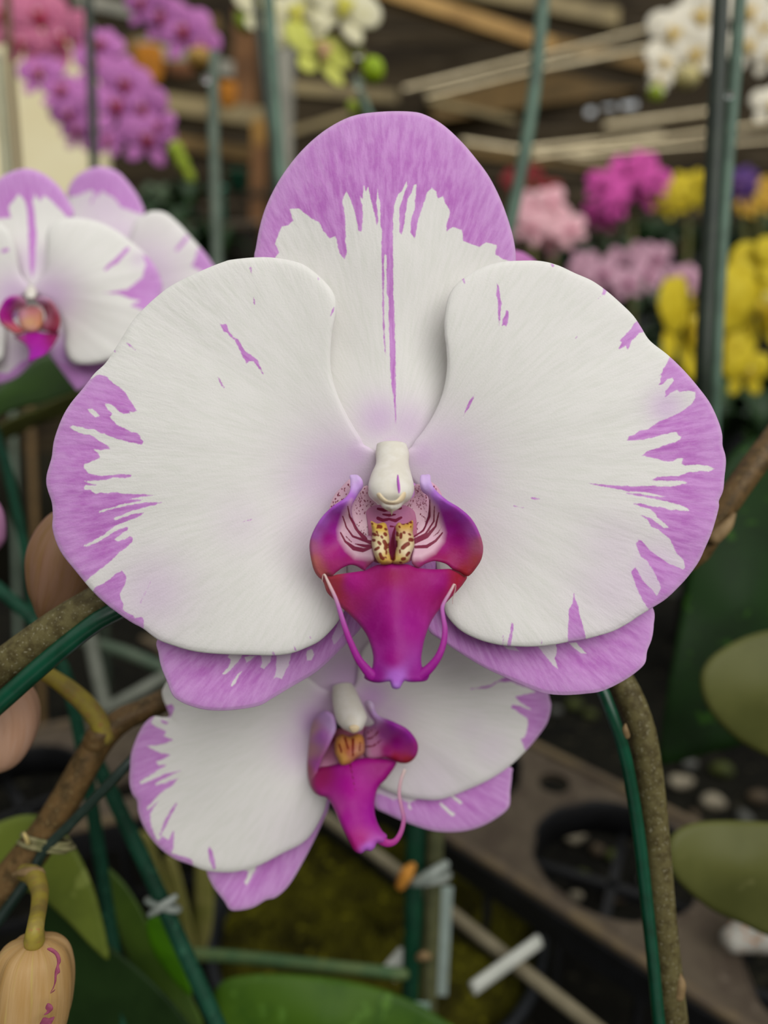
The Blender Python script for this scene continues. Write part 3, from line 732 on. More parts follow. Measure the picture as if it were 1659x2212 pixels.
CAL = lip_mat('callus_tissue', stripe='#7a1d14', rough=0.45)
cl = [(592, 765), (600, 758), (625, 770), (650, 778), (690, 768), (715, 780), (725, 810), (735, 850), (742, 900), (738, 960), (740, 1010), (760, 1050), (765, 1090), (720, 1104), (670, 1098), (635, 1060), (612, 1000), (600, 940), (603, 880), (600, 820)]
cr = [(790, 800), (815, 768), (845, 780), (885, 772), (920, 752), (930, 760), (932, 800), (928, 850), (938, 900), (938, 960), (915, 1020), (895, 1070), (860, 1095), (810, 1100), (765, 1092), (770, 1050), (790, 1000), (800, 950), (790, 890), (795, 840)]
dl = [([(655, 800), (672, 805)], 8), ([(610, 860), (630, 868)], 6), ([(640, 842), (645, 850)], 4), ([(705, 858), (712, 868)], 7), ([(678, 880), (685, 890)], 5), ([(650, 868), (654, 874)], 4), ([(708, 820), (716, 826)], 5), ([(612, 910), (622, 912)], 6), ([(655, 925), (668, 940)], 6), ([(630, 985), (655, 970)], 6), ([(700, 920), (715, 950), (710, 975)], 8), ([(668, 1020), (680, 1050), (690, 1058)], 7), ([(712, 1045), (716, 1052)], 3), ([(718, 1000), (716, 1020)], 4), ([(605, 775), (608, 782)], 4), ([(640, 812), (645, 816)], 3), ([(695, 1048), (700, 1050)], 4), ([(740, 940), (750, 1000), (760, 1060)], 5)]
dr = [([(800, 850), (806, 870)], 6), ([(835, 860), (832, 890)], 6), ([(858, 846), (862, 852)], 5), ([(845, 780), (858, 782)], 4), ([(880, 775), (888, 778)], 4), ([(910, 765), (914, 770)], 5), ([(850, 970), (870, 950), (890, 940)], 9), ([(905, 905), (922, 908)], 8), ([(895, 860), (910, 868)], 4), ([(880, 1030), (898, 1010)], 6), ([(845, 1060), (862, 1058)], 7), ([(825, 1088), (835, 1088)], 4), ([(825, 990), (826, 1010)], 4), ([(800, 920), (800, 960)], 4), ([(820, 800), (825, 808)], 4), ([(775, 1000), (775, 1060)], 8), ([(910, 800), (912, 806)], 3)]
cc = lambda: zcol([(650, 800, '#d6b04a'), (700, 790, '#d9b13c'), (665, 900, '#e3cfa0'), (650, 980, '#ead9b0'), (690, 1080, '#d8b23e'), (740, 1080, '#caa04c'), (870, 790, '#cfa347'), (870, 880, '#e0c994'), (870, 980, '#e8d8b2'), (830, 1080, '#d6bb62'), (915, 770, '#d39f3a')])
for oo, dd_, cx in ((cl, dl, 668), (cr, dr, 865)):
    sheet('callus', mid, zl(oo), zh([(cx, 760, -104), (cx, 880, -120), (cx, 1000, -132), (cx, 1095, -134), (cx - 60, 930, -120), (cx + 60, 930, -120)]), CAL, step=3.0, thick=6, bulge=15, bulge_w=15, colours=cc(),
          marks=dict(strokes=[(zl(p), w) for p, w in dd_]), n_out=150, label='yellow callus bump with dark red spots')
tube('pedicel', [P1(848, 1000, D0 + .004), P1(850, 1004, D0 + .02), P1(850, 1010, .190)], [.0022, .0018, .0018], mottled('pale_pedicel', '#b8b48a', '#a0a070', 200), main, n=16, sides=10)


# =================================================================== the second blossom below (its own outlines, 18.5 cm away)
D2 = 0.186
zA = lambda pts: Z(270, 1480, 3.687, pts)
zB = lambda pts: Z(640, 1380, 2.860, pts)
fl2 = empty('orchid_flower', P1(755, 1500, D2 + 0.004), 'white orchid blossom turned down to the side, directly below the large sharp blossom', 'flower')
o2 = np.array([(755, 1535), (690, 1520), (640, 1440), (600, 1300), (620, 1190), (740, 1130), (860, 1190), (900, 1300), (880, 1420), (830, 1515)], float)
tepal('dorsal_sepal', fl2, o2, (750, 1320), [(755, 1505, 16), (750, 1300, 50), (610, 1250, 60), (890, 1250, 60), (750, 1140, 60)], PET, D=D2, rings=40, segs=200, pig=dict(polys=[Z(0, 0, 1, [(560, 1100), (950, 1100), (900, 1200), (600, 1200)])]), base=(755, 1510), flush=[(750, 1470, 60, 0.7), (690, 1430, 50, 0.4)], seed=13)
l2 = np.vstack([zA([(1640, 60), (1560, 20), (1400, -80), (1000, -160), (600, -170), (380, -70), (300, 30), (300, 100), (330, 180), (352, 245), (305, 256), (230, 248), (160, 300), (100, 400), (50, 540), (40, 650), (35, 780), (60, 870), (95, 920), (105, 1010), (140, 1110), (200, 1210), (290, 1310), (400, 1385), (520, 1430), (620, 1470), (720, 1487), (850, 1490), (980, 1465), (1100, 1420), (1250, 1340), (1400, 1265), (1490, 1180), (1570, 1040), (1600, 950), (1610, 860), (1600, 700), (1640, 400), (1690, 200)])])
l2p = zA([(240, 240), (205, 300), (255, 335), (330, 368), (308, 405), (382, 435), (320, 462), (250, 478), (165, 482), (200, 500), (280, 540), (362, 555), (300, 588), (245, 608), (268, 640), (345, 630), (260, 680), (115, 770), (130, 792), (300, 712), (445, 680), (380, 712), (235, 782), (250, 802), (435, 735), (380, 792), (280, 862), (175, 975), (180, 995), (275, 915), (230, 975), (200, 1030), (200, 1080), (235, 1190), (262, 1245), (300, 1200), (345, 1235), (388, 1160), (388, 1300), (362, 1340), (480, 1368), (530, 1390), (545, 1440), (400, 1500), (-200, 1200), (-200, 300)])
l2q = zA([(325, 158), (372, 150), (396, 180), (372, 240), (350, 270), (320, 200)])
l2r = zA([(280, 268), (310, 280), (345, 300), (335, 315), (290, 300)])
tepal('petal', fl2, l2, (520, 1700), [(735, 1500, 6), (700, 1600, 14), (600, 1500, -4), (420, 1480, 0), (290, 1640, 16), (480, 1700, -18), (700, 1720, -6), (520, 1860, -10), (640, 1830, -12), (350, 1560, 8), (560, 1620, -14)], PET, D=D2, rings=80, segs=420,
      pig=dict(polys=[l2p, l2q, l2r, zA([(672, 1285), (690, 1310), (712, 1380), (725, 1465), (700, 1470), (675, 1400), (662, 1320)])], strokes=[(zA([(408, 945), (340, 1060), (283, 1190)]), [4, 7, 5])], holes=[]), base=(745, 1500),
      flush=[(690, 1560, 38, 0.9), (660, 1610, 45, 0.45), (700, 1520, 30, 0.6), (640, 1800, 60, 0.1)], ripple=1.5, seed=11)
ll2 = zA([(648, 1465), (700, 1600), (790, 1720), (832, 1785), (900, 1796), (1020, 1770), (1120, 1712), (1200, 1690), (1300, 1600), (1400, 1440), (1500, 1250), (1580, 1080), (1625, 960), (1690, 600), (1600, 500), (1300, 800), (900, 1100), (700, 1350)])
tepal('lateral_sepal', fl2, ll2, (560, 1870), [(720, 1600, 24), (600, 1760, 40), (460, 1890, 40), (500, 1965, 36), (680, 1760, 30), (560, 1880, 40)], PET, D=D2, rings=50, segs=280,
      pig=dict(polys=[zA([(0, 400), (2000, 400), (2000, 2000), (0, 2000)])], holes=[zA([(700, 700), (1500, 700), (1480, 1180), (1380, 1270), (1240, 1345), (1050, 1440), (1010, 1520), (970, 1590), (955, 1575), (985, 1480), (700, 1440)])]), base=(730, 1560), seed=14)
r2 = zB([(330, 330), (370, 270), (420, 60), (600, -60), (900, -80), (1200, 0), (1450, 180), (1545, 310), (1566, 370), (1575, 420), (1550, 520), (1480, 620), (1420, 690), (1320, 785), (1200, 865), (1050, 935), (900, 990), (780, 992), (640, 965), (540, 925), (500, 880), (440, 700), (390, 480)])
r2p = zB([(1070, 312), (1200, 302), (1240, 266), (1320, 262), (1420, 300), (1485, 328), (1355, 358), (1380, 390), (1455, 440), (1335, 405), (1330, 425), (1425, 492), (1432, 540), (1410, 610), (1385, 618), (1420, 690), (1600, 640), (1700, 300), (1500, 180), (1300, 230), (1200, 285)])
tepal('petal', fl2, r2, (950, 1560), [(760, 1500, 6), (800, 1600, 16), (900, 1500, -6), (1000, 1560, -14), (1185, 1510, 16), (1140, 1620, 14), (960, 1700, 0), (840, 1700, 6), (1050, 1430, 10), (900, 1630, -10)], PET, D=D2, rings=80, segs=420, pig=dict(polys=[r2p]), base=(765, 1500),
      flush=[(800, 1505, 32, 0.8), (835, 1540, 30, 0.4), (1020, 1580, 30, 0.16), (1060, 1620, 36, 0.2), (930, 1690, 60, 0.22)], ripple=1.5, seed=12)
lr2 = zB([(487, 1040), (480, 960), (500, 880), (450, 720), (700, 740), (1100, 780), (1315, 790), (1332, 840), (1322, 940), (1312, 1040), (1230, 1112), (1120, 1167), (1000, 1192), (850, 1187), (700, 1142), (560, 1082)])
tepal('lateral_sepal', fl2, lr2, (960, 1720), [(815, 1740, 30), (960, 1720, 38), (1100, 1660, 46), (1090, 1745, 44), (950, 1795, 40), (830, 1640, 26)], PET, D=D2, rings=50, segs=280,
      pig=dict(polys=[zB([(300, 500), (1500, 500), (1500, 1300), (300, 1300)])], holes=[zB([(350, 650), (1300, 650), (1040, 925), (1000, 940), (900, 960), (850, 945), (810, 985), (745, 990), (700, 1015), (640, 985), (600, 995), (560, 975), (490, 950)]), zB([(690, 1000), (700, 1020), (715, 1060), (690, 1050)])], hole_strokes=[(zB([(890, 1018), (965, 1085)]), [5, 8]), (zB([(945, 955), (1015, 1012)]), [5, 6])]), base=(780, 1540), flush=[(830, 1730, 40, 0.5)], seed=15)


def zBh(cs): return [(640 + x / 2.860, 1380 + y / 2.860, h) for x, y, h in cs]


def zBc(cs): return [(640 + x / 2.860, 1380 + y / 2.860, c) for x, y, c in cs]


# column of the second blossom: an ivory finger leaning right
cp = smooth_open(np.column_stack([np.array(zBh([(285, 290, 0), (300, 350, -22), (322, 430, -50), (345, 500, -74), (355, 545, -92)])), np.array([62, 78, 92, 94, 66]) / 2.860]), 30)
a = np.linspace(0, 2 * math.pi, 32, endpoint=False); cpv = []
for k, (x, y, h, w_) in enumerate(cp):
    cpv.append(P(x + w_ * np.cos(a), y - 0.3 * w_ * np.sin(a) + 0.14 * w_ * np.cos(a) * -1, D2 + (h - 0.85 * w_ * np.sin(a)) * D2 / F))
x, y, h, w_ = cp[-1]
for k, sx in enumerate((0.85, 0.55, 0.2)):
    cpv.append(P(x + w_ * sx * np.cos(a), y + 4 * (k + 1) - 0.3 * w_ * sx * np.sin(a), D2 + (h - 5 * (k + 1) - 0.85 * w_ * sx * np.sin(a)) * D2 / F))
V = np.vstack(cpv); m_ = len(cpv); idx = np.arange(m_ * 32).reshape(m_, 32); nx = np.roll(idx, -1, 1)
col2 = link_mesh('column', V, np.stack([idx[:-1], nx[:-1], nx[1:], idx[1:]], -1).reshape(-1, 4).tolist() + [idx[0][::-1].tolist(), idx[-1].tolist()], WAX, fl2)
sheet('anther_cap', col2, zB([(325, 545), (360, 530), (390, 545), (375, 575), (345, 578)]), zBh([(325, 545, -128), (390, 545, -128), (358, 575, -128)]), _M['anther_beige'], D=D2, thick=3, bulge=2, step=4)
lip2 = sheet('lip', fl2, zB([(130, 800), (200, 785), (260, 770), (330, 750), (420, 735), (520, 735), (605, 742), (620, 770), (560, 860), (512, 910), (490, 970), (484, 1060), (500, 1130), (530, 1185), (560, 1215), (545, 1260), (500, 1262), (485, 1290), (460, 1312), (430, 1308), (400, 1328), (360, 1312), (330, 1260), (280, 1160), (232, 1050), (190, 985), (130, 962), (92, 890)]),
             zBh([(130, 830, -40), (260, 780, -60), (600, 750, -50), (350, 800, -72), (330, 1000, -110), (200, 980, -84), (500, 1000, -84), (400, 1200, -140), (400, 1320, -150), (530, 1240, -134)]), LIP, D=D2, step=5, thick=6, bulge=8, bulge_w=16,
             colours=zBc([(300, 780, '#a8128a'), (150, 830, '#a01a60'), (330, 900, '#ac0490'), (330, 1100, '#a4068c'), (400, 1240, '#b01a80'), (440, 1295, '#bb6ad0'), (560, 780, '#a00f7c'), (480, 1100, '#a00592'), (340, 1280, '#a5106c'), (240, 1060, '#b03a92')]), marks=dict(strokes=[(zB([(330, 760), (370, 960)]), [4, 1])]), label='magenta lip')
tp2 = [(505, 1230, -134, 60), (560, 1262, -134, 46), (610, 1250, -132, 36), (648, 1190, -126, 30), (664, 1110, -120, 27), (650, 1040, -114, 24), (636, 960, -108, 22), (645, 880, -104, 22), (668, 815, -100, 22)]
tube('tendril', [P1(640 + x / 2.86, 1380 + y / 2.86, D2 + h * D2 / F) for x, y, h, _ in tp2], [w_ / 2.86 / 2 * D2 / F for *_, w_ in tp2], LIP, lip2, n=50, flat=0.6, colours=['#ac1480', '#b03a92', '#b56e9e', '#cfa2b0', '#e0cfc4'], label='curled tendril with a pale tip')
sheet('side_lobe', lip2, zB([(425, 400), (450, 380), (475, 400), (505, 470), (600, 512), (690, 560), (748, 640), (746, 712), (702, 762), (640, 767), (560, 735), (430, 735), (415, 640), (425, 560), (480, 520), (450, 470)]),
      zBh([(445, 390, -40), (500, 480, -56), (600, 540, -90), (740, 640, -88), (700, 750, -76), (560, 720, -70), (430, 720, -50), (440, 600, -30), (560, 640, -56)]), LIP, D=D2, step=5, thick=6, bulge=7, bulge_w=14,
      colours=zBc([(440, 400, '#dcc4e4'), (490, 480, '#c8a0d8'), (590, 530, '#a02aa8'), (700, 590, '#98209a'), (735, 680, '#a02a80'), (690, 750, '#a02830'), (600, 740, '#a01830'), (620, 640, '#9c0684'), (560, 690, '#9c0a6e'), (480, 690, '#c880a8'), (470, 600, '#c68ab0'), (430, 700, '#c99ab0'), (540, 580, '#a848a0')]),
      marks=dict(strokes=[(zB([(520, 560), (470, 610), (420, 625)]), [3, 4, 3]), (zB([(530, 620), (480, 660), (420, 670)]), [3, 4, 3]), (zB([(500, 540), (440, 580)]), [2, 3])]), label='magenta side lobe with a striped base')
sheet('side_lobe', lip2, zB([(88, 560), (120, 480), (180, 445), (232, 475), (248, 550), (225, 610), (200, 665), (155, 755), (125, 850), (130, 960), (85, 905), (68, 800), (75, 680)]),
      zBh([(180, 450, -50), (240, 540, -70), (85, 560, -20), (160, 740, -60), (70, 780, -20), (125, 950, -50), (150, 600, -60)]), LIP, D=D2, step=5, thick=6, bulge=5, bulge_w=12,
      colours=zBc([(180, 460, '#c39ad2'), (235, 540, '#c8a4d8'), (150, 600, '#b468bc'), (95, 560, '#c49a9a'), (78, 690, '#c08a90'), (75, 800, '#a85a62'), (120, 780, '#b454ac'), (110, 900, '#b06a7a')]), label='lilac side lobe seen from outside')
sheet('callus', lip2, zB([(240, 620), (280, 590), (330, 605), (380, 585), (415, 610), (420, 700), (370, 740), (330, 770), (280, 780), (255, 740), (235, 690)]), zBh([(240, 620, -50), (415, 610, -50), (330, 700, -76), (330, 770, -76)]), CAL, D=D2, step=4, thick=6, bulge=14, bulge_w=16,
      colours=zBc([(280, 620, '#c98a3c'), (380, 610, '#cf9044'), (330, 690, '#b4603c'), (290, 740, '#d8a050'), (390, 690, '#c08868')]), marks=dict(strokes=[(zB([(300, 610), (320, 680)]), [5, 4]), (zB([(350, 620), (350, 720)]), [6, 4]), (zB([(265, 650), (280, 700)]), [4, 4]), (zB([(395, 640), (390, 690)]), [3, 4])]), label='orange brown callus')
sheet('throat', lip2, zB([(180, 640), (240, 560), (430, 540), (520, 560), (480, 720), (420, 745), (300, 790), (150, 830), (130, 800)]), zBh([(180, 640, -20), (430, 540, -10), (520, 560, -20), (300, 780, -48), (140, 820, -40)]), LIP, D=D2, step=5, thick=5,
      colours=zBc([(220, 600, '#7c3a4c'), (200, 700, '#b06a88'), (440, 560, '#b06a90'), (480, 620, '#c890b0'), (330, 640, '#9a5a5c'), (180, 790, '#c888a8')]), marks=dict(strokes=[(zB([(200, 640), (240, 620)]), [6, 4]), (zB([(420, 560), (500, 590)]), [4, 3])]))

# =================================================================== the blurred blossom at the left edge, 23 cm away
D3 = 0.236
zC = lambda pts: Z(0, 340, 3.456, pts)


def zCh(cs): return [(x / 3.456, 340 + y / 3.456, h) for x, y, h in cs]


def zCc(cs): return [(x / 3.456, 340 + y / 3.456, c) for x, y, c in cs]


fl3 = empty('orchid_flower', P1(66, 630, D3 + 0.004), 'blurred white orchid blossom with violet margins, cut by the left picture edge', 'flower')
tepal('dorsal_sepal', fl3, zC([(-150, 400), (-90, 260), (-10, 160), (100, 100), (210, 83), (330, 125), (440, 215), (510, 320), (555, 420), (500, 500), (430, 640), (350, 850), (240, 985), (140, 850), (40, 640), (-80, 520)]), (55, 480), zCh([(235, 975, 14), (210, 600, 34), (450, 450, 46), (-60, 450, 46), (210, 100, 40)]), PET, D=D3, rings=50, segs=240,
      pig=dict(polys=[zC([(-250, 480), (80, 450), (65, 370), (140, 270), (190, 330), (205, 420), (222, 800), (240, 900), (262, 800), (272, 560), (248, 330), (262, 270), (300, 330), (330, 280), (390, 330), (450, 390), (500, 445), (600, 450), (600, 0), (-300, 0)])]), base=(66, 630), flush=[(66, 570, 30, 0.4)], seed=21)
tepal('petal', fl3, zC([(240, 985), (330, 850), (345, 700), (350, 560), (400, 485), (520, 450), (700, 470), (860, 540), (980, 630), (1080, 712), (1160, 812), (1200, 900), (1215, 985), (1180, 1100), (1100, 1250), (1000, 1400), (850, 1500), (700, 1540), (580, 1540), (515, 1500), (485, 1420), (490, 1320), (450, 1180), (360, 1080), (290, 1040)]), (210, 620), zCh([(245, 985, 4), (700, 950, -14), (360, 600, -18), (1200, 950, 16), (700, 1540, -4), (480, 1300, 14), (700, 480, -4)]), PET, D=D3, rings=60, segs=300,
      pig=dict(polys=[zC([(770, 1012), (950, 985), (1060, 900), (1090, 800), (1060, 720), (1140, 760), (1300, 900), (1260, 1080), (1100, 1150), (975, 1105), (1050, 1070), (960, 1052), (900, 1022)])], strokes=[(zC([(785, 835), (870, 770), (955, 680)]), [6, 11, 8])]), base=(70, 630), flush=[(110, 640, 40, 0.6), (300, 560, 14, 0.3)], ripple=1.5, seed=22)
tepal('petal', fl3, zC([(225, 985), (150, 850), (110, 640), (40, 520), (-100, 470), (-400, 480), (-750, 620), (-900, 900), (-800, 1300), (-500, 1550), (-200, 1560), (0, 1520), (40, 1400), (50, 1250), (130, 1080)]), (-90, 640), zCh([(220, 985, 4), (-300, 950, -14), (60, 600, -18), (-800, 950, 16), (-300, 1540, -4), (40, 1300, 12)]), PET, D=D3, rings=50, segs=240,
      pig=dict(polys=[zC([(-1000, 300), (-550, 500), (-620, 900), (-500, 1400), (-1000, 1700)])], strokes=[(zC([(20, 700), (55, 690)]), [8, 8])]), base=(64, 630), flush=[(30, 640, 36, 0.6)], seed=23)
tepal('lateral_sepal', fl3, zC([(360, 1460), (430, 1560), (490, 1640), (545, 1710), (585, 1742), (700, 1680), (830, 1560), (900, 1420), (800, 1250), (500, 1150), (300, 1050), (300, 1280)]), (170, 745), zCh([(300, 1080, 20), (580, 1700, 50), (800, 1400, 50), (400, 1400, 36)]), PET, D=D3, rings=40, segs=200, pig=dict(polys=[zC([(550, 1560), (850, 1480), (900, 1800), (300, 1800), (360, 1500)])]), base=(66, 640), flush=[(140, 770, 40, 1.0), (130, 800, 60, 0.9)], seed=24)
tepal('lateral_sepal', fl3, zC([(-350, 1600), (-200, 1690), (0, 1690), (130, 1640), (230, 1545), (270, 1480), (250, 1300), (180, 1150), (60, 1250), (-200, 1400)]), (10, 770), zCh([(200, 1150, 20), (200, 1520, 40), (-300, 1600, 50)]), PET, D=D3, rings=40, segs=200, pig=dict(polys=[zC([(-500, 1500), (-100, 1600), (60, 1610), (160, 1520), (300, 1480), (300, 1800), (-500, 1800)])]), base=(64, 640), flush=[(60, 770, 40, 0.5)], seed=25)
sheet('column', fl3, zC([(190, 990), (215, 960), (250, 960), (272, 990), (272, 1030), (250, 1055), (205, 1055), (188, 1030)]), zCh([(230, 970, -6), (230, 1050, -50), (190, 1000, -20), (270, 1000, -20)]), WAX, D=D3, step=3, thick=8, bulge=12, bulge_w=10)
lip3 = sheet('lip', fl3, zC([(100, 1335), (160, 1320), (230, 1295), (330, 1310), (440, 1308), (430, 1350), (395, 1410), (340, 1470), (280, 1500), (215, 1520), (215, 1450), (190, 1400), (140, 1365)]), zCh([(100, 1335, -30), (440, 1310, -30), (250, 1380, -70), (220, 1515, -110)]), LIP, D=D3, step=4, thick=6, bulge=5, colours=zCc([(250, 1340, '#a8109a'), (420, 1320, '#8c1a52'), (240, 1480, '#a412a4'), (120, 1340, '#a8407a')]), label='magenta lip')
sheet('side_lobe', lip3, zC([(10, 1100), (50, 1050), (110, 1030), (170, 1045), (200, 1100), (120, 1140), (95, 1200), (140, 1260), (180, 1300), (120, 1320), (60, 1285), (5, 1240), (-15, 1170)]), zCh([(100, 1040, -60), (0, 1170, -60), (120, 1300, -50), (120, 1150, -30), (190, 1090, -40)]), LIP, D=D3, step=4, thick=6, bulge=5, colours=zCc([(60, 1080, '#b01aa4'), (20, 1180, '#a80f8a'), (60, 1200, '#9a0a72'), (120, 1290, '#b85a5a'), (150, 1120, '#c890a8'), (40, 1280, '#c06a60')]))
sheet('side_lobe', lip3, zC([(260, 1060), (310, 1040), (370, 1060), (420, 1120), (450, 1200), (445, 1270), (420, 1310), (340, 1300), (300, 1270), (340, 1200), (320, 1130)]), zCh([(310, 1050, -60), (440, 1190, -60), (400, 1300, -50), (320, 1170, -30)]), LIP, D=D3, step=4, thick=6, bulge=5, colours=zCc([(310, 1055, '#d0a0c0'), (370, 1120, '#b86a7c'), (420, 1200, '#a03a4c'), (340, 1200, '#c88a9c'), (400, 1290, '#98304a')]), marks=dict(strokes=[(zC([(330, 1100), (350, 1180)]), [4, 4])]))
sheet('callus', lip3, zC([(130, 1140), (190, 1110), (270, 1110), (320, 1150), (320, 1240), (280, 1300), (210, 1310), (150, 1260)]), zCh([(130, 1140, -24), (320, 1150, -24), (240, 1300, -40)]), CAL, D=D3, step=4, thick=6, bulge=9, bulge_w=16, colours=zCc([(160, 1160, '#c890a0'), (240, 1150, '#c47a7c'), (290, 1230, '#c88a5c'), (220, 1230, '#d0a070'), (240, 1290, '#c08a80')]), label='peach coloured callus')

# the blossom behind it
D4 = 0.275
fl4 = empty('orchid_flower', P1(215, 640, D4 + 0.004), 'pale orchid blossom half hidden behind the blurred blossom at the left edge', 'flower')
tepal('dorsal_sepal', fl4, zC([(500, 300), (510, 230), (560, 150), (650, 90), (760, 68), (880, 108), (980, 215), (1050, 325), (1080, 430), (1040, 560), (960, 800), (800, 1000), (650, 850), (560, 600), (510, 430)]), (228, 480), zCh([(800, 980, 14), (760, 500, 30), (520, 350, 44), (1060, 400, 44), (760, 80, 30)]), PET, D=D4, rings=44, segs=220,
      pig=dict(polys=[zC([(400, 305), (510, 300), (600, 275), (690, 240), (730, 300), (760, 250), (800, 275), (860, 310), (900, 370), (1000, 405), (1150, 460), (1200, 0), (400, 0)])], strokes=[(zC([(700, 280), (680, 340)]), [5, 3])]), base=(232, 630), flush=[(228, 450, 60, 0.35), (250, 510, 50, 0.4)], seed=31)
tepal('petal', fl4, zC([(830, 960), (960, 620), (1010, 480), (1075, 430), (1130, 402), (1230, 412), (1330, 490), (1430, 600), (1520, 702), (1580, 785), (1640, 900), (1640, 1050), (1500, 1250), (1250, 1350), (1000, 1250), (870, 1080)]), (340, 590), zCh([(840, 980, 4), (1250, 800, -12), (1620, 950, 14), (1010, 500, -10), (1200, 1330, 0)]), PET, D=D4, rings=44, segs=220,
      pig=dict(polys=[zC([(1430, 810), (1460, 740), (1480, 680), (1510, 650), (1700, 760), (1700, 1000), (1560, 900), (1500, 850)])], strokes=[(zC([(1320, 690), (1395, 600)]), [7, 10])]), base=(240, 625), flush=[(340, 560, 40, 0.2), (310, 600, 60, 0.5)], ripple=1.0, seed=32)
tepal('petal', fl4, zC([(770, 960), (640, 620), (560, 480), (400, 420), (200, 500), (0, 700), (-60, 950), (50, 1200), (300, 1300), (600, 1250), (730, 1080)]), (110, 600), zCh([(770, 980, 4), (300, 800, -4), (-50, 950, 20), (560, 500, 0), (400, 1280, 10)]), PET, D=D4, rings=30, segs=160, pig=dict(polys=[zC([(-100, 500), (100, 650), (60, 1000), (200, 1300), (-200, 1300)])]), base=(228, 625), seed=33)
tepal('lateral_sepal', fl4, zC([(800, 1000), (900, 1050), (1100, 1300), (1150, 1550), (950, 1600), (800, 1400), (770, 1150)]), (270, 715), zCh([(800, 1000, 20), (1100, 1500, 40), (850, 1400, 40)]), PET, D=D4, rings=20, segs=120, all_pig=True, base=(232, 630), seed=34)
sheet('column', fl4, zC([(770, 990), (800, 960), (835, 990), (840, 1050), (800, 1080), (765, 1050)]), zCh([(800, 970, -6), (800, 1070, -50), (770, 1000, -20), (830, 1000, -20)]), WAX, D=D4, step=4, thick=8, bulge=12, bulge_w=10)
sheet('lip', fl4, zC([(650, 1150), (800, 1100), (960, 1150), (900, 1300), (800, 1450), (700, 1300)]), zCh([(650, 1150, -30), (960, 1150, -30), (800, 1250, -60), (800, 1440, -90)]), LIP, D=D4, step=6, thick=6, bulge=5, colours=zCc([(800, 1200, '#a8109a'), (800, 1400, '#a412a4')]), label='magenta lip')

PED = mottled('pale_pedicel', '#b8b48a', '#a0a070', 200)
tube('pedicel', [P1(755, 1500, D2 + .004), P1(740, 1450, D2 + .02), P1(700, 1320, .229)], [.0024, .0018, .0018], PED, fl2, n=16, sides=10)
tube('pedicel', [P1(66, 630, D3 + .004), P1(66, 630, D3 + .02), P1(60, 640, .296)], [.0024, .0018, .0018], PED, fl3, n=16, sides=10)
tube('pedicel', [P1(232, 630, D4 + .004), P1(228, 632, D4 + .012), P1(215, 640, .301)], [.0024, .0018, .0018], PED, fl4, n=16, sides=10)

# =================================================================== stems, wires, buds around the blossoms
STEM = mottled('orchid_stem_skin', '#625a38', '#483f24', 420, rough=0.6, spec=0.2, c='#857f66', bumps=0.0002, bscale=1400)
STEMB = mottled('brown_stem_skin', '#6b5230', '#4a3a20', 300, rough=0.55, spec=0.3, c='#7d6a45', bumps=0.0002, bscale=1200)
STEMG = mottled('green_stem_skin', '#6c6c36', '#565224', 300, rough=0.55, spec=0.3, c='#7b6f40', bumps=0.0001, bscale=1200)
WIRE = mottled('green_wire_coat', '#0a4630', '#083824', 150, rough=0.32, spec=0.5)
WIREK = mottled('dark_wire_coat', '#1f2f28', '#2c3a34', 150, rough=0.3, spec=0.6)
STAKE = mottled('green_stake_paint', '#1a4734', '#143828', 90, rough=0.55, spec=0.15, c='#2c5a44')
STAKEP = mottled('faded_stake_paint', '#56705e', '#44594a', 60, rough=0.5, spec=0.4)
STAKED = mottled('dark_stake_paint', '#1e281d', '#2a3426', 60, rough=0.5, spec=0.4)
YEL = mottled('yellow_stalk_skin', '#9a8a34', '#86743a', 200, rough=0.5, c='#97703c')
BRACT = mottled('papery_bract', '#8c7450', '#776040', 300, rough=0.6)


def PP(lst):
    return [P1(x, y, d) for x, y, d, w in lst], [w / 2 * d / F for x, y, d, w in lst]


def ptube(name, lst, mat, parent=None, **k):
    p, r = PP(lst); return tube(name, p, r, mat, parent, **k)


# spike A: rises from the lower right, arches behind the big blossom and comes down on the left
A = empty('flower_spike', P1(1460, 2250, 0.185), 'thick speckled olive stem rising at lower right and arching behind the large blossom', 'stem')
ptube('stalk', [(1480, 4300, .200, 64), (1478, 3300, .195, 64), (1474, 2700, .190, 63), (1468, 2330, .186, 62), (1455, 2212, .185, 62), (1432, 2000, .182, 60), (1415, 1800, .180, 60), (1400, 1660, .179, 60), (1380, 1560, .179, 61), (1340, 1470, .180, 60), (1270, 1370, .184, 60), (1150, 1180, .190, 60), (1000, 1050, .194, 60), (850, 1010, .195, 62), (650, 1070, .190, 66), (450, 1160, .178, 70), (330, 1230, .171, 72), (230, 1290, .1665, 74), (150, 1337, .165, 76), (80, 1385, .165, 77), (0, 1443, .166, 76), (-80, 1505, .168, 76), (-220, 1640, .172, 74), (-330, 1800, .18, 70)], STEM, A, n=190, sides=20)
nd = ptube('node', [(1466, 2150, .1815, 24), (1470, 2125, .181, 22), (1468, 2104, .181, 8)], BRACT, A, n=20, label='dry brown bract at a node')
nd2 = ptube('node', [(1352, 1588, .1755, 18), (1350, 1576, .175, 15), (1351, 1566, .175, 6)], BRACT, A, n=14, label='dry pale bract at a node')
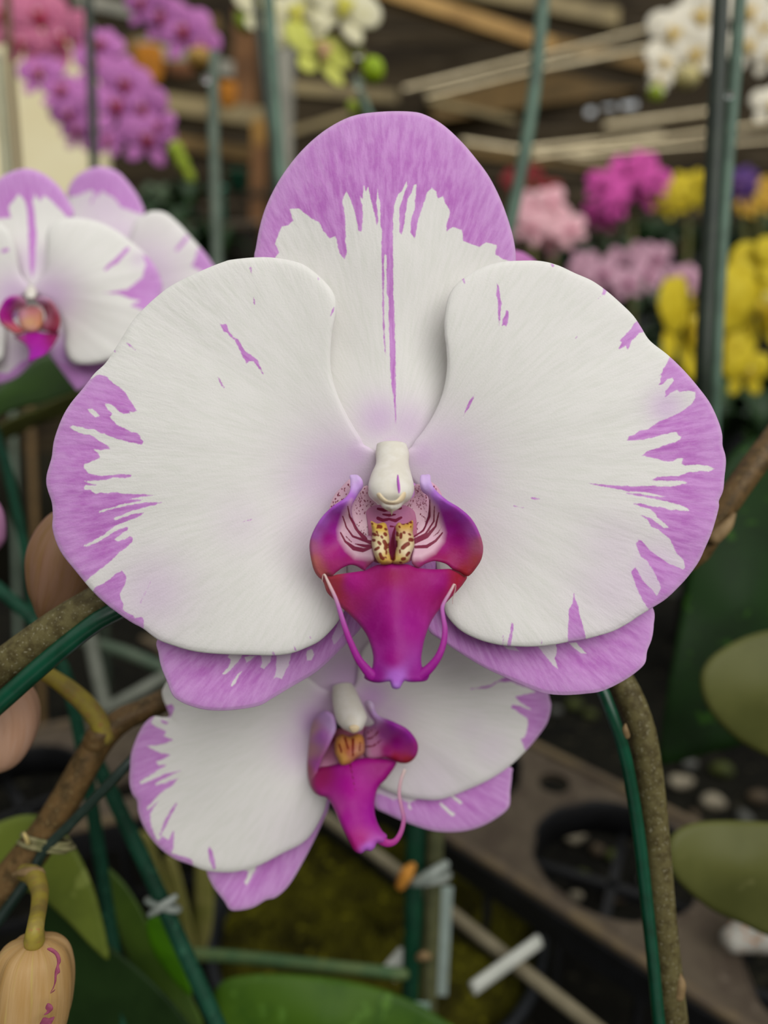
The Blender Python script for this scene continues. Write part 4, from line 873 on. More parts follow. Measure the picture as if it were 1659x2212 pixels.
wa = ptube('support_wire', [(1430, 4300, .196, 27), (1440, 3300, .191, 27), (1446, 2700, .186, 27), (1440, 2330, .181, 26), (1424, 2212, .180, 27), (1412, 2090, .179, 27), (1398, 1960, .178, 28), (1378, 1790, .177, 28), (1352, 1640, .176, 28), (1322, 1545, .176, 28), (1285, 1460, .178, 28), (1180, 1290, .184, 30), (1000, 1120, .188, 32), (850, 1085, .189, 34), (650, 1130, .184, 36), (450, 1220, .172, 40), (330, 1282, .166, 42), (255, 1318, .1640, 43), (200, 1349, .1630, 43), (105, 1425, .1628, 43), (0, 1518, .1635, 43), (-70, 1580, .165, 43), (-215, 1715, .169, 42), (-320, 1870, .177, 40)], WIRE, n=190, sides=16)
tag(wa, 'dark green coated wire running along the arching olive stem', 'wire')
ptube('edge_sheath', [(255, 1305, .1648, 9), (180, 1350, .1640, 8), (100, 1412, .1640, 8), (50, 1455, .1640, 12), (0, 1497, .1642, 9), (-60, 1545, .166, 9)], BRACT, A, n=40, label='dry pinkish sheath edge')

# spike B: from the right, behind both blossoms, to the lower left corner
B = empty('flower_spike', P1(-70, 2010, 0.205), 'brown stem from the lower left corner, passing behind the blossoms to the right edge', 'stem')
ptube('stalk', [(-400, 4000, .235, 80), (-390, 2900, .225, 80), (-270, 2300, .213, 80), (-90, 2030, .205, 78), (0, 1925, .203, 78), (60, 1852, .202, 76), (110, 1782, .201, 70), (165, 1685, .201, 64), (215, 1600, .202, 62), (262, 1556, .203, 54), (310, 1534, .205, 50), (360, 1510, .208, 50), (480, 1440, .216, 50), (650, 1330, .230, 50), (900, 1260, .236, 50), (1250, 1270, .226, 48), (1480, 1215, .206, 46), (1545, 1125, .202, 52), (1600, 1045, .201, 54), (1659, 965, .202, 54), (1740, 860, .205, 54)], STEMB, B, n=170, sides=18)
ptube('pedicel', [(228, 1590, .200, 40), (205, 1545, .199, 42), (165, 1502, .197, 40), (110, 1462, .194, 34), (40, 1428, .190, 30), (-8, 1432, .187, 28), (-30, 1458, .184, 26)], YEL, B, n=40, label='yellow flower stalk')
ptube('bract', [(1543, 1162, .1985, 30), (1568, 1138, .198, 26), (1585, 1112, .1985, 10)], BRACT, B, n=18, label='pinkish bract')
ptube('node', [(208, 1600, .2005, 58), (220, 1580, .2002, 54), (222, 1566, .2002, 30)], STEMB, B, n=16)
wb = ptube('support_wire', [(420, 1500, .208, 22), (340, 1590, .200, 22), (282, 1645, .1955, 23), (215, 1715, .1945, 22), (150, 1782, .1945, 22), (95, 1838, .195, 22), (60, 1900, .197, 24), (-20, 2010, .20, 26), (-60, 2060, .202, 26)], WIREK, n=80)
tag(wb, 'thin black wire with a grey shine tied under the brown stem at lower left', 'wire')
TIEM = mottled('raffia', '#8c8660', '#6b6a45', 300, rough=0.7)
ty = empty('twist_tie', P1(95, 1815, .199), 'small dull olive twist tie wound around the brown stem and black wire', 'twist tie')
for k, (ox, oy) in enumerate(((0, 0), (8, 10), (-7, 16))):
    pts = []
    for t in np.linspace(0, 2 * math.pi, 15)[:-1]:
        pts.append(P1(100 + ox + 52 * math.cos(t), 1812 + oy + 22 * math.cos(t) * 0.4 + 8 * math.sin(t), .2005 - 0.0062 * math.sin(t)))
    pts.append(pts[0])
    tube('loop', pts, 5 / F * .2, TIEM, ty, n=44, sides=8, round_end=False)
ptube('tie_end', [(60, 1820, .1955, 9), (56, 1808, .195, 8), (52, 1800, .195, 5)], mottled('tie_tip', '#c9b476', '#a8965c', 300), ty, n=10)


# buds
def bud_mat(name, a, b_, c, mark='#8a3a52', thr=0.64):
    if name in _M: return _M[name]
    m, nt, b, out = new_mat(name)
    pol = attr(nt, 'pol').outputs['Vector']
    obj = N(nt, 'ShaderNodeTexCoord').outputs['Object']
    n1 = noise(nt, mapping(nt, pol, (3.2, 1.3, 1)), 1.0, 4.0, 0.6)
    col = mixrgb(nt, maprange(nt, n1, 0.35, 0.65), lin4(a), lin4(b_))
    n2 = noise(nt, mapping(nt, pol, (7.0, 1.6, 1)), 1.0, 3.0)
    col = mixrgb(nt, maprange(nt, n2, 0.55, 0.75, 0, 0.6), col, lin4(c))
    n3 = noise(nt, mapping(nt, pol, (2.2, 3.0, 1)), 1.0, 6.0, 0.7)
    col = mixrgb(nt, maprange(nt, n3, thr, thr + 0.02), col, lin4(mark))
    nt.links.new(col, b.inputs['Base Color']); b.inputs['Roughness'].default_value = 0.5; b.inputs['Specular IOR Level'].default_value = 0.25
    bump(nt, b, noise(nt, mapping(nt, pol, (14, 1.5, 1)), 1.0, 3.0), 0.4, 0.0003)
    translucent(nt, b, out, col, 0.1)
    _M[name] = m; return m


d = .158
bd = empty('orchid_bud', P1(70, 1890, d), 'hanging ochre yellow flower bud with purple marks in the bottom left corner', 'bud')
BUDY = bud_mat('ochre_bud_skin', '#b08a54', '#bd9a6a', '#c2b25c', '#8a3a56', 0.70)
lathe('bud_body', [P1(x, y, d + 0.002) for x, y in ((76, 2026), (76, 2034), (75, 2052), (73, 2090), (70, 2140), (64, 2200), (56, 2270), (48, 2330), (44, 2345))], [w_ * d / F for w_ in (8, 44, 70, 84, 88, 84, 64, 26, 3)], BUDY, bd, sides=60, lobes=5, lobe_amp=0.085, n=60)
ptube('pedicel', [(52, 1884, .190, 34), (74, 1893, .184, 40), (86, 1925, .176, 36), (84, 1960, .168, 34), (77, 2000, d, 36), (74, 2032, d, 44)], YEL, bd, n=50, label='curved yellow stalk')
ptube('bract', [(30, 1889, .186, 8), (52, 1884, .184, 18), (84, 1886, .183, 24), (90, 1896, .183, 16)], BRACT, bd, n=16, label='dry brown bract')
sheet('sepal_mark', bd, Z(0, 1600, 2.9625, [(300, 1335), (330, 1325), (375, 1360), (390, 1410), (378, 1440), (385, 1480), (365, 1500), (360, 1540), (340, 1590), (320, 1615), (345, 1560), (350, 1480), (365, 1420), (350, 1370)]),
      [(100, 2050, -32), (125, 2080, -34), (115, 2140, -48)], mottled('plum_mark', '#93455f', '#7d3550', 500), D=d - 0.0033, step=3, thick=3, n_out=90, label='plum coloured seam stripe')
sheet('sepal_mark', bd, Z(0, 1600, 2.9625, [(355, 1590), (345, 1605), (320, 1620), (340, 1600)]), [(110, 2140, -40), (120, 2136, -40), (112, 2146, -40)], _M['plum_mark'], D=d - 0.0036, step=2, thick=3, n_out=30)
sheet('sepal_mark', bd, Z(0, 1600, 2.9625, [(305, 1680), (330, 1690), (340, 1715), (325, 1735), (305, 1750), (280, 1755), (300, 1730), (290, 1710)]), [(100, 2170, -40), (112, 2180, -40), (100, 2190, -44)], _M['plum_mark'], D=d - 0.0036, step=3, thick=3, n_out=60)
sheet('sepal_mark', bd, Z(0, 1600, 2.9625, [(280, 1770), (310, 1775), (330, 1770), (350, 1768), (330, 1810), (310, 1830), (250, 1830), (265, 1790)]), [(90, 2200, -40), (110, 2200, -40), (100, 2215, -44)], _M['plum_mark'], D=d - 0.0036, step=3, thick=3, n_out=60)

d = .182
bd2 = empty('orchid_bud', P1(140, 1120, d), 'brownish pink flower bud half hidden behind the left petal of the large blossom', 'bud')
lathe('bud_body', [P1(x, y, d) for x, y in ((178, 1110), (172, 1116), (160, 1140), (145, 1190), (132, 1245), (112, 1300), (92, 1334), (86, 1340))], [w_ * d / F for w_ in (4, 34, 62, 78, 74, 50, 16, 3)], bud_mat('brown_bud_skin', '#8a6844', '#94705a', '#7a4e3e', '#6d3a34', 0.80), bd2, sides=40, lobes=5, lobe_amp=0.06)
ptube('pedicel', [(178, 1114, d, 20), (230, 1085, .190, 22), (300, 1080, .196, 24), (420, 1130, .190, 26)], YEL, bd2, n=20)
d = .178
bd3 = empty('orchid_bud', P1(-20, 1440, d), 'peach pink rounded bud at the left edge below the green wire', 'bud')
lathe('bud_body', [P1(x, y, d + .006) for x, y in ((-30, 1455), (-28, 1462), (-20, 1485), (-10, 1530), (-8, 1575), (-16, 1620), (-34, 1655), (-42, 1662))], [w_ * d / F for w_ in (5, 40, 70, 90, 88, 70, 30, 3)], bud_mat('peach_bud_skin', '#c69a7c', '#cda58c', '#b0846a', '#8a5a48', 0.82), bd3, sides=40, lobes=5, lobe_amp=0.05)
d = .21
bd4 = empty('orchid_bud', P1(-30, 1085, d), 'sliver of a pink bud peeking in at the left edge', 'bud')
lathe('bud_body', [P1(x, y, d) for x, y in ((-32, 1070), (-32, 1076), (-32, 1105), (-32, 1140), (-30, 1175), (-26, 1200), (-24, 1206))], [w_ * d / F for w_ in (3, 20, 36, 41, 36, 14, 2)], bud_mat('pink_bud_skin', '#c08ab0', '#b47aa4', '#cf9ac0', '#9a5080', 0.85), bd4, sides=30)

# =================================================================== leaves near the blossoms
LEAFD = mottled('deep_green_leaf', '#15300a', '#0e2206', 30, rough=0.55, spec=0.15, c='#284c0c')
LEAFM = mottled('mid_green_leaf', '#3f5e0e', '#2c4c0c', 40, rough=0.5, spec=0.2, c='#4f7224')
LEAFY = mottled('yellow_green_leaf', '#69762a', '#566222', 30, rough=0.5, spec=0.2, c='#7f8a40')
LEAFO = mottled('olive_leaf', '#585a2c', '#494c22', 25, rough=0.5, spec=0.2, c='#66663a')
LEAFB = mottled('bright_leaf', '#4a7e0c', '#3c6a0a', 40, rough=0.5, spec=0.2)


def leaf(label, out, d, ctrl, mat, name='orchid_leaf', group=None, thick=9):
    o = np.array(out, float)
    l = tepal(name, None, o, o.mean(0), ctrl, mat, D=d, rings=14, segs=110, thick=thick, curl=3.0, seed=len(bpy.data.objects))
    return tag(l, label, 'leaf', group)


leaf('huge dark green leaf with a bright left edge at the right, below the brown stem', [(1600, 960), (1530, 1060), (1495, 1200), (1470, 1330), (1440, 1500), (1425, 1640), (1445, 1650), (1520, 1630), (1620, 1600), (1760, 1500), (1800, 1250), (1760, 1020), (1680, 950)], .32, [(1600, 960, 60), (1430, 1640, -20), (1600, 1300, 20), (1780, 1250, 100), (1480, 1300, 40)], LEAFD)
leaf('rounded olive leaf end coming in from the right edge, above the lower olive leaf', [(1513, 1478), (1518, 1445), (1545, 1412), (1600, 1380), (1660, 1362), (1760, 1350), (1830, 1450), (1800, 1640), (1720, 1660), (1660, 1635), (1600, 1603), (1550, 1558), (1522, 1515)], .27, [(1513, 1478, 0), (1650, 1370, 30), (1650, 1630, 20), (1640, 1490, 0), (1800, 1500, 10)], LEAFO)
leaf('broad olive leaf with a brownish rim at the right edge beside the speckled stem', [(1440, 1845), (1450, 1805), (1490, 1780), (1560, 1772), (1660, 1776), (1760, 1790), (1800, 1920), (1760, 2050), (1659, 2022), (1609, 1999), (1540, 1967), (1485, 1925), (1450, 1885)], .245, [(1440, 1845, 0), (1560, 1775, 30), (1560, 1975, 20), (1600, 1880, -6), (1780, 1920, -10)], LEAFO)
leaf('yellow green leaf at lower left behind the brown stem', [(-120, 1830), (0, 1775), (70, 1760), (130, 1788), (178, 1860), (212, 1950), (236, 2068), (205, 2052), (140, 1985), (70, 1930), (-40, 1900)], .245, [(230, 2060, -10), (100, 1860, 0), (-100, 1850, 30), (60, 1770, 20)], LEAFY)
leaf('dark green leaf lying under the yellow green leaf, behind the ochre bud', [(90, 1955), (160, 1990), (250, 2052), (330, 2120), (400, 2200), (440, 2290), (200, 2330), (110, 2200)], .262, [(90, 1955, 10), (250, 2130, 0), (430, 2280, -20), (120, 2200, 20)], mottled('dark_green_leaf', '#1e3212', '#16280c', 40, rough=0.55, spec=0.12))  # the leaf's own dark green
leaf('narrow green leaf pointing down between the two lower left stakes', [(225, 1875), (262, 1900), (300, 1955), (345, 2040), (395, 2120), (440, 2215), (400, 2230), (330, 2160), (275, 2070), (240, 1960)], .285, [(230, 1880, 10), (320, 2050, -4), (430, 2220, -20), (250, 2000, 6)], mottled('moss_green_leaf', '#4b6420', '#3c541c', 40, rough=0.45))
leaf('small vivid green leaf tip beside the clipped green stake', [(318, 1990), (345, 1980), (368, 2015), (395, 2080), (415, 2150), (385, 2130), (345, 2080), (322, 2035)], .268, [(320, 1990, 0), (410, 2140, -10), (360, 2050, -6)], LEAFB)
for i, (px, lb) in enumerate(((((300, 1800), (325, 1805), (350, 1880), (372, 1960), (360, 1985), (335, 1940), (312, 1870)), 'straw coloured strap leaf just right of the clipped green stake'),
                              (((352, 1860), (375, 1850), (400, 1930), (422, 2040), (412, 2085), (385, 2040), (365, 1950)), 'yellowish strap leaf in the middle of the three behind the stakes'),
                              (((425, 1840), (450, 1850), (462, 1930), (455, 2020), (430, 2080), (415, 2050), (420, 1940)), 'yellow green strap leaf nearest the mossy pot'))):
    leaf(lb, px, .40, [(px[0][0], px[0][1], 0), (px[3][0], px[3][1], -10), (px[5][0], px[5][1], 20)], mottled('straw_leaf', '#8a8448', '#6d6e30', 60, rough=0.5), name='strap_leaf', group='strap leaves behind the stakes')
leaf('glossy green leaf along the bottom edge below the lower blossom', [(462, 2165), (475, 2125), (520, 2108), (620, 2104), (740, 2116), (850, 2145), (940, 2190), (1010, 2260), (900, 2340), (640, 2340), (480, 2280)], .30, [(470, 2140, 20), (700, 2110, 40), (700, 2220, 0), (1000, 2260, 20), (640, 2330, 10)], LEAFM)
leaf('dark green leaf below the blurred blossom at the left edge', [(-120, 930), (-20, 850), (60, 790), (110, 770), (165, 800), (175, 835), (120, 862), (20, 890), (-60, 930)], .32, [(170, 820, -10), (0, 860, 0), (-100, 930, 20), (100, 780, 20)], mottled('grass_green_leaf', '#3a5c14', '#2f4d12', 40, rough=0.45))
leaf('dull olive leaf in the shade behind the left petal, under the dark green one', [(-100, 975), (0, 915), (90, 875), (190, 838), (230, 850), (180, 885), (90, 915), (0, 955)], .36, [(200, 850, -10), (50, 900, 0), (-100, 970, 10), (150, 890, 14)], LEAFO)

# =================================================================== stakes near the blossoms, left and below
st = ptube('plant_stake', [(-40, 1245, .262, 28), (0, 1275, .262, 28), (80, 1350, .262, 28), (140, 1455, .263, 28), (175, 1600, .264, 28), (205, 1780, .265, 28), (230, 1950, .265, 28), (256, 2110, .264, 27), (280, 2260, .263, 27)], STAKE, n=60)
tag(st, 'bent dark green stake curving down the left side, behind the peach bud', 'stake')
st = empty('plant_stake', P1(490, 2260, .242), 'green stake with a clear clip, slanting from behind the lower blossom to the bottom edge', 'stake')
ptube('rod', [(185, 1600, .25, 30), (230, 1690, .249, 31), (270, 1775, .248, 32), (320, 1880, .246, 33), (380, 2015, .244, 34), (430, 2125, .242, 34), (490, 2260, .240, 34)], STAKE, st, n=60)
CLIP = mottled('clear_clip_plastic', '#9aa39a', '#b4bab2', 120, rough=0.25, spec=0.5, transl=0.3)
pts = [P1(352 + 34 * math.cos(t), 1955 + 10 * math.cos(t) + 6 * math.sin(t), .2455 - .0045 * math.sin(t)) for t in np.linspace(0, 2 * math.pi, 17)]
tube('clip', pts, .0011, CLIP, st, n=50, sides=8, round_end=False)
ptube('clip_tab', [(325, 1975, .240, 14), (350, 1958, .239, 20), (378, 1938, .240, 14)], CLIP, st, n=16)
st = ptube('plant_stake', [(-10, 930, .31, 20), (15, 1010, .31, 22), (40, 1120, .312, 22), (62, 1230, .314, 22), (75, 1320, .316, 22)], STAKE, n=30)
tag(st, 'thin green stake in the shadow at the left edge, above the bent dark green one', 'stake')

c = empty('plant_stake', P1(888, 2290, .335), 'dark green stake with an orange tie and clear clip, upright below the lower blossom', 'stake')
ptube('rod', [(905, 1700, .325, 42), (898, 1800, .328, 42), (892, 2000, .331, 40), (886, 2150, .334, 38), (884, 2290, .337, 36)], mottled('bottle_green_paint', '#123f2a', '#0f3424', 90, rough=0.4), c, n=40)
pts = [P1(925 + 44 * math.cos(t), 1896 - 6 * math.cos(t) + 10 * math.sin(t), .3285 - .0085 * math.sin(t)) for t in np.linspace(0, 2 * math.pi, 17)]
tube('clip', pts, .0016, CLIP, c, n=50, sides=8, round_end=False)
ptube('clip_tab', [(900, 1905, .318, 22), (930, 1890, .317, 26), (962, 1868, .319, 20)], CLIP, c, n=14)
ptube('orange_tie', [(866, 1912, .319, 22), (878, 1888, .318, 30), (890, 1872, .318, 18)], mottled('orange_string', '#c98a34', '#b0702a', 400, rough=0.7), c, n=14)
ps = empty('flower_spike', P1(925, 2290, .337), 'grey green plant stem tied to the upright stake below the lower blossom', 'stem')
ptube('stalk', [(946, 1700, .325, 38), (940, 1800, .328, 38), (932, 2000, .331, 38), (926, 2150, .334, 36), (922, 2290, .337, 36)], mottled('grey_stem_skin', '#57583a', '#47492f', 200, rough=0.55), ps, n=40)
ptube('node', [(906, 2068, .3265, 16), (915, 2064, .3255, 20), (926, 2066, .3265, 14)], BRACT, ps, n=10)
GREYP = mottled('grey_plastic_tag', '#9aa8a0', '#8c9a92', 60, rough=0.4)
tg = box('plant_label', P1(962, 1915, .345), P1(950, 2150, .352), FWD, .0068, .0010, GREYP, bevel=.0003)
tag(tg, 'pale grey plastic plant label standing just right of the tied stem', 'plant label')
tg = box('plant_label', P1(912, 2165, .318), P1(905, 2300, .32), FWD, .0066, .0010, mottled('pale_green_tag', '#8fa898', '#7f998a', 60, rough=0.4), bevel=.0003)
tag(tg, 'pale greenish plastic label at the bottom edge, in front of the stake foot', 'plant label')
rd = ptube('plant_stake', [(400, 2060, .335, 26), (520, 2068, .333, 26), (680, 2085, .33, 26), (850, 2102, .327, 25), (872, 2104, .327, 24)], mottled('olive_stake_paint', '#3f5c38', '#56683c', 60, rough=0.5), n=40)
tag(rd, 'thin green stake lying almost level above the glossy bottom leaf', 'stake')

ptube('pedicel', [(1205, 1258, .228, 26), (1160, 1050, .240, 24), (1090, 790, .243, 24)], YEL, B, n=24)
C_ = empty('flower_spike', P1(-250, 2400, .33), 'stem hidden behind the two blurred blossoms at the left edge', 'stem')
ptube('stalk', [(-330, 3400, .34, 40), (-290, 2400, .33, 40), (-230, 1500, .32, 40), (-140, 900, .31, 38), (-30, 690, .302, 36), (60, 645, .2985, 34), (150, 650, .301, 30), (215, 642, .303, 26)], STEMG, C_, n=60)

# =================================================================== bench, trays, pot
ZT = 0.885           # top of the nursery tray
ZB = 0.760           # bed below it
GRAV = mottled('bench_gravel', '#15140e', '#0b0a07', 26, rough=0.9, spec=0.1, c='#2e2b20', bumps=0.004, bscale=60)


def slab(name, x0, x1, y0, y1, z0, z1, mat, parent=None):
    V = [(x, y, z) for z in (z0, z1) for x, y in ((x0, y0), (x1, y0), (x1, y1), (x0, y1))]
    Fc = [[3, 2, 1, 0], [4, 5, 6, 7], [0, 1, 5, 4], [1, 2, 6, 5], [2, 3, 7, 6], [3, 0, 4, 7]]
    return link_mesh(name, V, Fc, mat, parent, smooth=False)


tag(slab('bench_bed', -1.1, 1.3, 0.10, 0.98, ZB - .04, ZB, GRAV), kind='structure')
DIRT = mottled('greenhouse_ground', '#2c2a20', '#1d1c15', 3, rough=0.9, spec=0.1)
tag(slab('floor', -7, 7, -1.5, 9, -0.05, 0.0, DIRT), kind='structure')

# tray with a row of round pot holes (plane z = ZT)
TRAY = mottled('dusty_tray_plastic', '#574d40', '#493f35', 40, rough=0.8, spec=0.12, c='#61564a')
BLACKP = mottled('black_tray_plastic', '#111112', '#18181a', 60, rough=0.5, spec=0.3)
h1 = G(1330, 1848, ZT); h0 = G(1085, 1665, ZT)
e0 = G(930, 1790, ZT); e1 = G(1500, 2160, ZT)
ax = (e1 - e0)[:2]; ax /= np.linalg.norm(ax); nrm2 = np.array([-ax[1], ax[0]])
print('TRAY holes', h0, h1, 'axis', ax, 'gap', np.dot((h1 - h0)[:2], ax), 'off', np.dot((h1 - e0)[:2], nrm2), np.dot((h0 - e0)[:2], nrm2), 'far', np.dot((G(1440, 1722, ZT) - e0)[:2], nrm2), 'rad', (G(1520, 1850, ZT) - G(1140, 1850, ZT)) / 2)


def tray(label, org, ax, nrm2, length, width, holes, small, rad, depth, z, start=0.0):
    """org: front corner on the plane; holes: (along, across) centres"""
    t = empty('nursery_tray', (org[0], org[1], z), label, 'tray')
    to = lambda u, v, zz: np.array([org[0] + ax[0] * u + nrm2[0] * v, org[1] + ax[1] * u + nrm2[1] * v, zz])
    # top plate with holes
    pts = []; cons = []

    def loop(pp):
        s_ = len(pts); pts.extend(pp); cons.append(list(range(s_, s_ + len(pp))))
    loop([(start, 0), (length, 0), (length, width), (start, width)])
    rings = []
    for (u, v) in holes: rings.append((u, v, rad))
    for (u, v, r_) in small: rings.append((u, v, r_))
    for (u, v, r_) in rings:
        k = 48 if r_ > .02 else 24
        loop([(u + r_ * math.cos(q), v + r_ * math.sin(q)) for q in np.linspace(0, 2 * math.pi, k, endpoint=False)])
    r = delaunay_2d_cdt([Vector(p) for p in pts], [], cons, 0, 1e-6)
    vv = [tuple(v) for v in r[0]]
    tri = []
    for f in r[2]:
        c_ = np.mean([vv[i] for i in f], axis=0)
        if any((c_[0] - u) ** 2 + (c_[1] - v) ** 2 < (r_ * .97) ** 2 for u, v, r_ in rings): continue
        if not (start <= c_[0] <= length and 0 <= c_[1] <= width): continue
        tri.append(list(f))
    n = len(vv); th = .004
    V = [to(u, v, z) for u, v in vv] + [to(u, v, z - th) for u, v in vv]
    link_mesh('top_plate', V, tri + [[i + n for i in f[::-1]] for f in tri], TRAY, t, smooth=False)
    # rim lip and skirt around the plate
    box('rim', to(start, 0.002, z + .001), to(length, 0.002, z + .001), (0, 0, 1), .006, .005, mottled('worn_tray_rim', '#675840', '#54483a', 60, rough=0.7), t, bevel=.0015)
    box('rim', to(start, width - .002, z + .001), to(length, width - .002, z + .001), (0, 0, 1), .006, .005, _M['worn_tray_rim'], t, bevel=.0015)
    box('skirt', to(start, -.001, z - depth * .16), to(length, -.001, z - depth * .16), (0, 0, 1), .004, depth * .30, BLACKP, t)
    for k in range(int((length - start) / .045) + 1):
        u = start + .02 + k * .045
        if u < length: box('rib', to(u, -.001, z - depth * .3), to(u, -.001, z - depth), (0, 1, 0), .004, .004, BLACKP, t)
    box('bottom_rail', to(start, -.001, z - depth), to(length, -.001, z - depth), (0, 0, 1), .004, .006, BLACKP, t)
    # cups: ring wall and cross webs
    for (u, v) in holes:
        ang = np.linspace(0, 2 * math.pi, 48, endpoint=False); V = []
        for rr, dz in ((rad, 0.0005), (rad * .985, -depth * .42), (rad * .955, -depth * .42), (rad * .975, -.001)):
            V += [to(u + rr * math.cos(q), v + rr * math.sin(q), z + dz) for q in ang]
        idx = np.arange(4 * 48).reshape(4, 48); nx_ = np.roll(idx, -1, 1)
        fc_ = []
        for a_, b_ in ((0, 1), (1, 2), (2, 3), (3, 0)):
            fc_ += np.stack([idx[a_], nx_[a_], nx_[b_], idx[b_]], -1).tolist()
        cup = link_mesh('pot_ring', V, fc_, BLACKP, t)
        for q in (0.35, 0.35 + math.pi / 2):
            dx, dy = rad * .97 * math.cos(q), rad * .97 * math.sin(q)
            box('cross_web', to(u - dx, v - dy, z - depth * .42), to(u + dx, v + dy, z - depth * .42), (0, 0, 1), .005, .006, BLACKP, cup)
    return t


gap = float(np.dot((h1 - h0)[:2], ax)); u1 = float(np.dot((h1 - e0)[:2], ax)); v1 = float(np.dot((h1 - e0)[:2], nrm2))
RAD = .046
wid = 2 * v1 + 0.0
gp = .118
hs = [(u1 + k * gp, v1) for k in (-3, -2, -1, 0, 1)]
sm = [(u1 + (k + .5) * gp, v1 + .030, .010) for k in (-3, -2, -1, 0)]
tray('dusty brown nursery tray with round pot holes beside the speckled stem', e0[:2], ax, nrm2, u1 + 1.62 * gp, wid, hs, sm, RAD, .055, ZT, start=u1 - 3.6 * gp)
le0 = G(-60, 1880, ZT)
la = np.array([0.94, 0.34]); ln = np.array([-0.34, 0.94])
tray('dusty grey tray with round holes behind the peach bud at lower left', (G(40, 1690, ZT)[0] - la[0] * .14 - ln[0] * .06, G(40, 1690, ZT)[1] - la[1] * .14 - ln[1] * .06), la, ln, .26, .12, [(.14, .06)], [(.07, .03, .009), (.205, .03, .009)], .04, .055, ZT, start=0.0)

# pebbles and bits lying on the bed, seen through the tray
PEB = [mottled('pebble_' + n_, a_, b_, 90, rough=0.7) for n_, a_, b_ in (('pale', '#8d8470', '#6c6454'), ('grey', '#54544e', '#40403c'), ('brown', '#4a3e2c', '#382e22'), ('mossy', '#3c4212', '#2c320e'))]


def pebble(x, y, z, r_, mat, label, group, seed):
    rr = np.random.default_rng(seed); V = []; nu, nv = 10, 7
    ph = rr.uniform(0, 6, 4); sx, sy, sz = rr.uniform(.8, 1.3), rr.uniform(.7, 1.1), rr.uniform(.5, .8)
    V.append((x, y, z + r_ * sz * 2))
    for j in range(1, nv):
        t_ = math.pi * j / nv
        for i in range(nu):
            q = 2 * math.pi * i / nu
            k = 1 + .16 * math.sin(2 * q + ph[0]) * math.sin(t_ * 2 + ph[1]) + .1 * math.sin(3 * q + ph[2])
            V.append((x + r_ * sx * k * math.sin(t_) * math.cos(q), y + r_ * sy * k * math.sin(t_) * math.sin(q), z + r_ * sz * (1 + math.cos(t_))))
    V.append((x, y, z)); n_ = len(V) - 1
    fc_ = [[0, 1 + i, 1 + (i + 1) % nu] for i in range(nu)]
    for j in range(nv - 2):
        for i in range(nu):
            a_ = 1 + j * nu; fc_.append([a_ + i, a_ + nu + i, a_ + nu + (i + 1) % nu, a_ + (i + 1) % nu])
    a_ = 1 + (nv - 2) * nu
    fc_ += [[n_, a_ + (i + 1) % nu, a_ + i] for i in range(nu)]
    return tag(link_mesh('pebble', V, fc_, mat), label, 'pebble', group)


bits = [(1240, 1800, .011, 0, 'pale stone seen through the big round tray hole, upper left of its cross web'), (1290, 1835, .008, 2, 'brown stone seen through the big round tray hole, next to its cross web'), (1325, 1845, .008, 3, 'mossy stone near the middle of the big round tray hole'), (1345, 1790, .010, 1, 'grey stone near the far rim of the big round tray hole'),
        (1245, 1935, .006, 0, 'small white chip at the near rim of the big round tray hole'), (1260, 1895, .012, 3, 'large mossy stone at the near side of the big round tray hole'), (1330, 1930, .010, 2, 'dark stone under the near web of the big round tray hole'), (1400, 1900, .010, 1, 'grey stone partly behind the thin green wire'),
        (1470, 1685, .012, 0, 'pale stone beyond the tray, right of the speckled stem'), (1540, 1730, .011, 0, 'pale stone above the broad olive leaf'), (1560, 1660, .013, 3, 'mossy stone under the rounded olive leaf'), (1610, 1760, .010, 1, 'grey stone close above the broad olive leaf'), (1490, 1650, .009, 1, 'grey stone close to the huge dark leaf'), (1500, 1760, .008, 2, 'brown stone beyond the far tray rim'), (1640, 1720, .011, 2, 'brown stone at the right edge above the broad olive leaf'),
        (1240, 1520, .012, 3, 'mossy green stone right of the lower blossom, under the large one'), (1200, 1535, .008, 1, 'grey stone right of the lower blossom'), (1275, 1540, .010, 3, 'second mossy stone left of the green wire, under the large blossom')]
for i, (x, y, r_, m_, lb) in enumerate(bits):
    g_ = G(x, y, ZB + r_ * .6)
    pebble(g_[0], g_[1], ZB, r_ * .75, PEB[m_], lb, 'stones on the bench bed', i)
g_ = G(1640, 2030, ZT + .01)
pp = tube('perlite_chunk', [g_ + np.array([-.012, 0, 0]), g_ + np.array([.004, .004, .003]), g_ + np.array([.02, .01, 0])], [.006, .011, .007], mottled('chalky_chip', '#aaa79e', '#8b8478', 90, rough=0.8, c='#a8744a'), n=14)
tag(pp, 'chalky grey chip with a rusty stain resting on the tray at the right edge', 'chip')

# pot full of moss under the lower blossom
pc = G(815, 1990, .822)
pt = empty('plant_pot', (pc[0], pc[1], ZB), 'low wide dark pot filled with olive moss, under the lower blossom', 'pot')
POTM = mottled('slate_pot_plastic', '#1e2022', '#26282b', 60, rough=0.45)
a = np.linspace(0, 2 * math.pi, 56, endpoint=False); V = []
prof = [(.080, ZB), (.097, .822), (.101, .822), (.101, .829), (.096, .829), (.094, .81), (.076, ZB + .004)]
for r_, z_ in prof: V += [(pc[0] + r_ * math.cos(q), pc[1] + r_ * math.sin(q), z_) for q in a]
idx = np.arange(len(prof) * 56).reshape(len(prof), 56); nx = np.roll(idx, -1, 1)
fc = []
for k in range(len(prof) - 1): fc += np.stack([idx[k], nx[k], nx[k + 1], idx[k + 1]], -1).tolist()
fc += [idx[0][::-1].tolist(), idx[-1].tolist()]
link_mesh('pot_wall', V, fc, POTM, pt)
MOSS = mottled('sphagnum_moss', '#4a470f', '#2a270a', 40, rough=0.95, spec=0.08, c='#6e6a18', bumps=0.004, bscale=160)
V = []; nr, ns = 46, 96
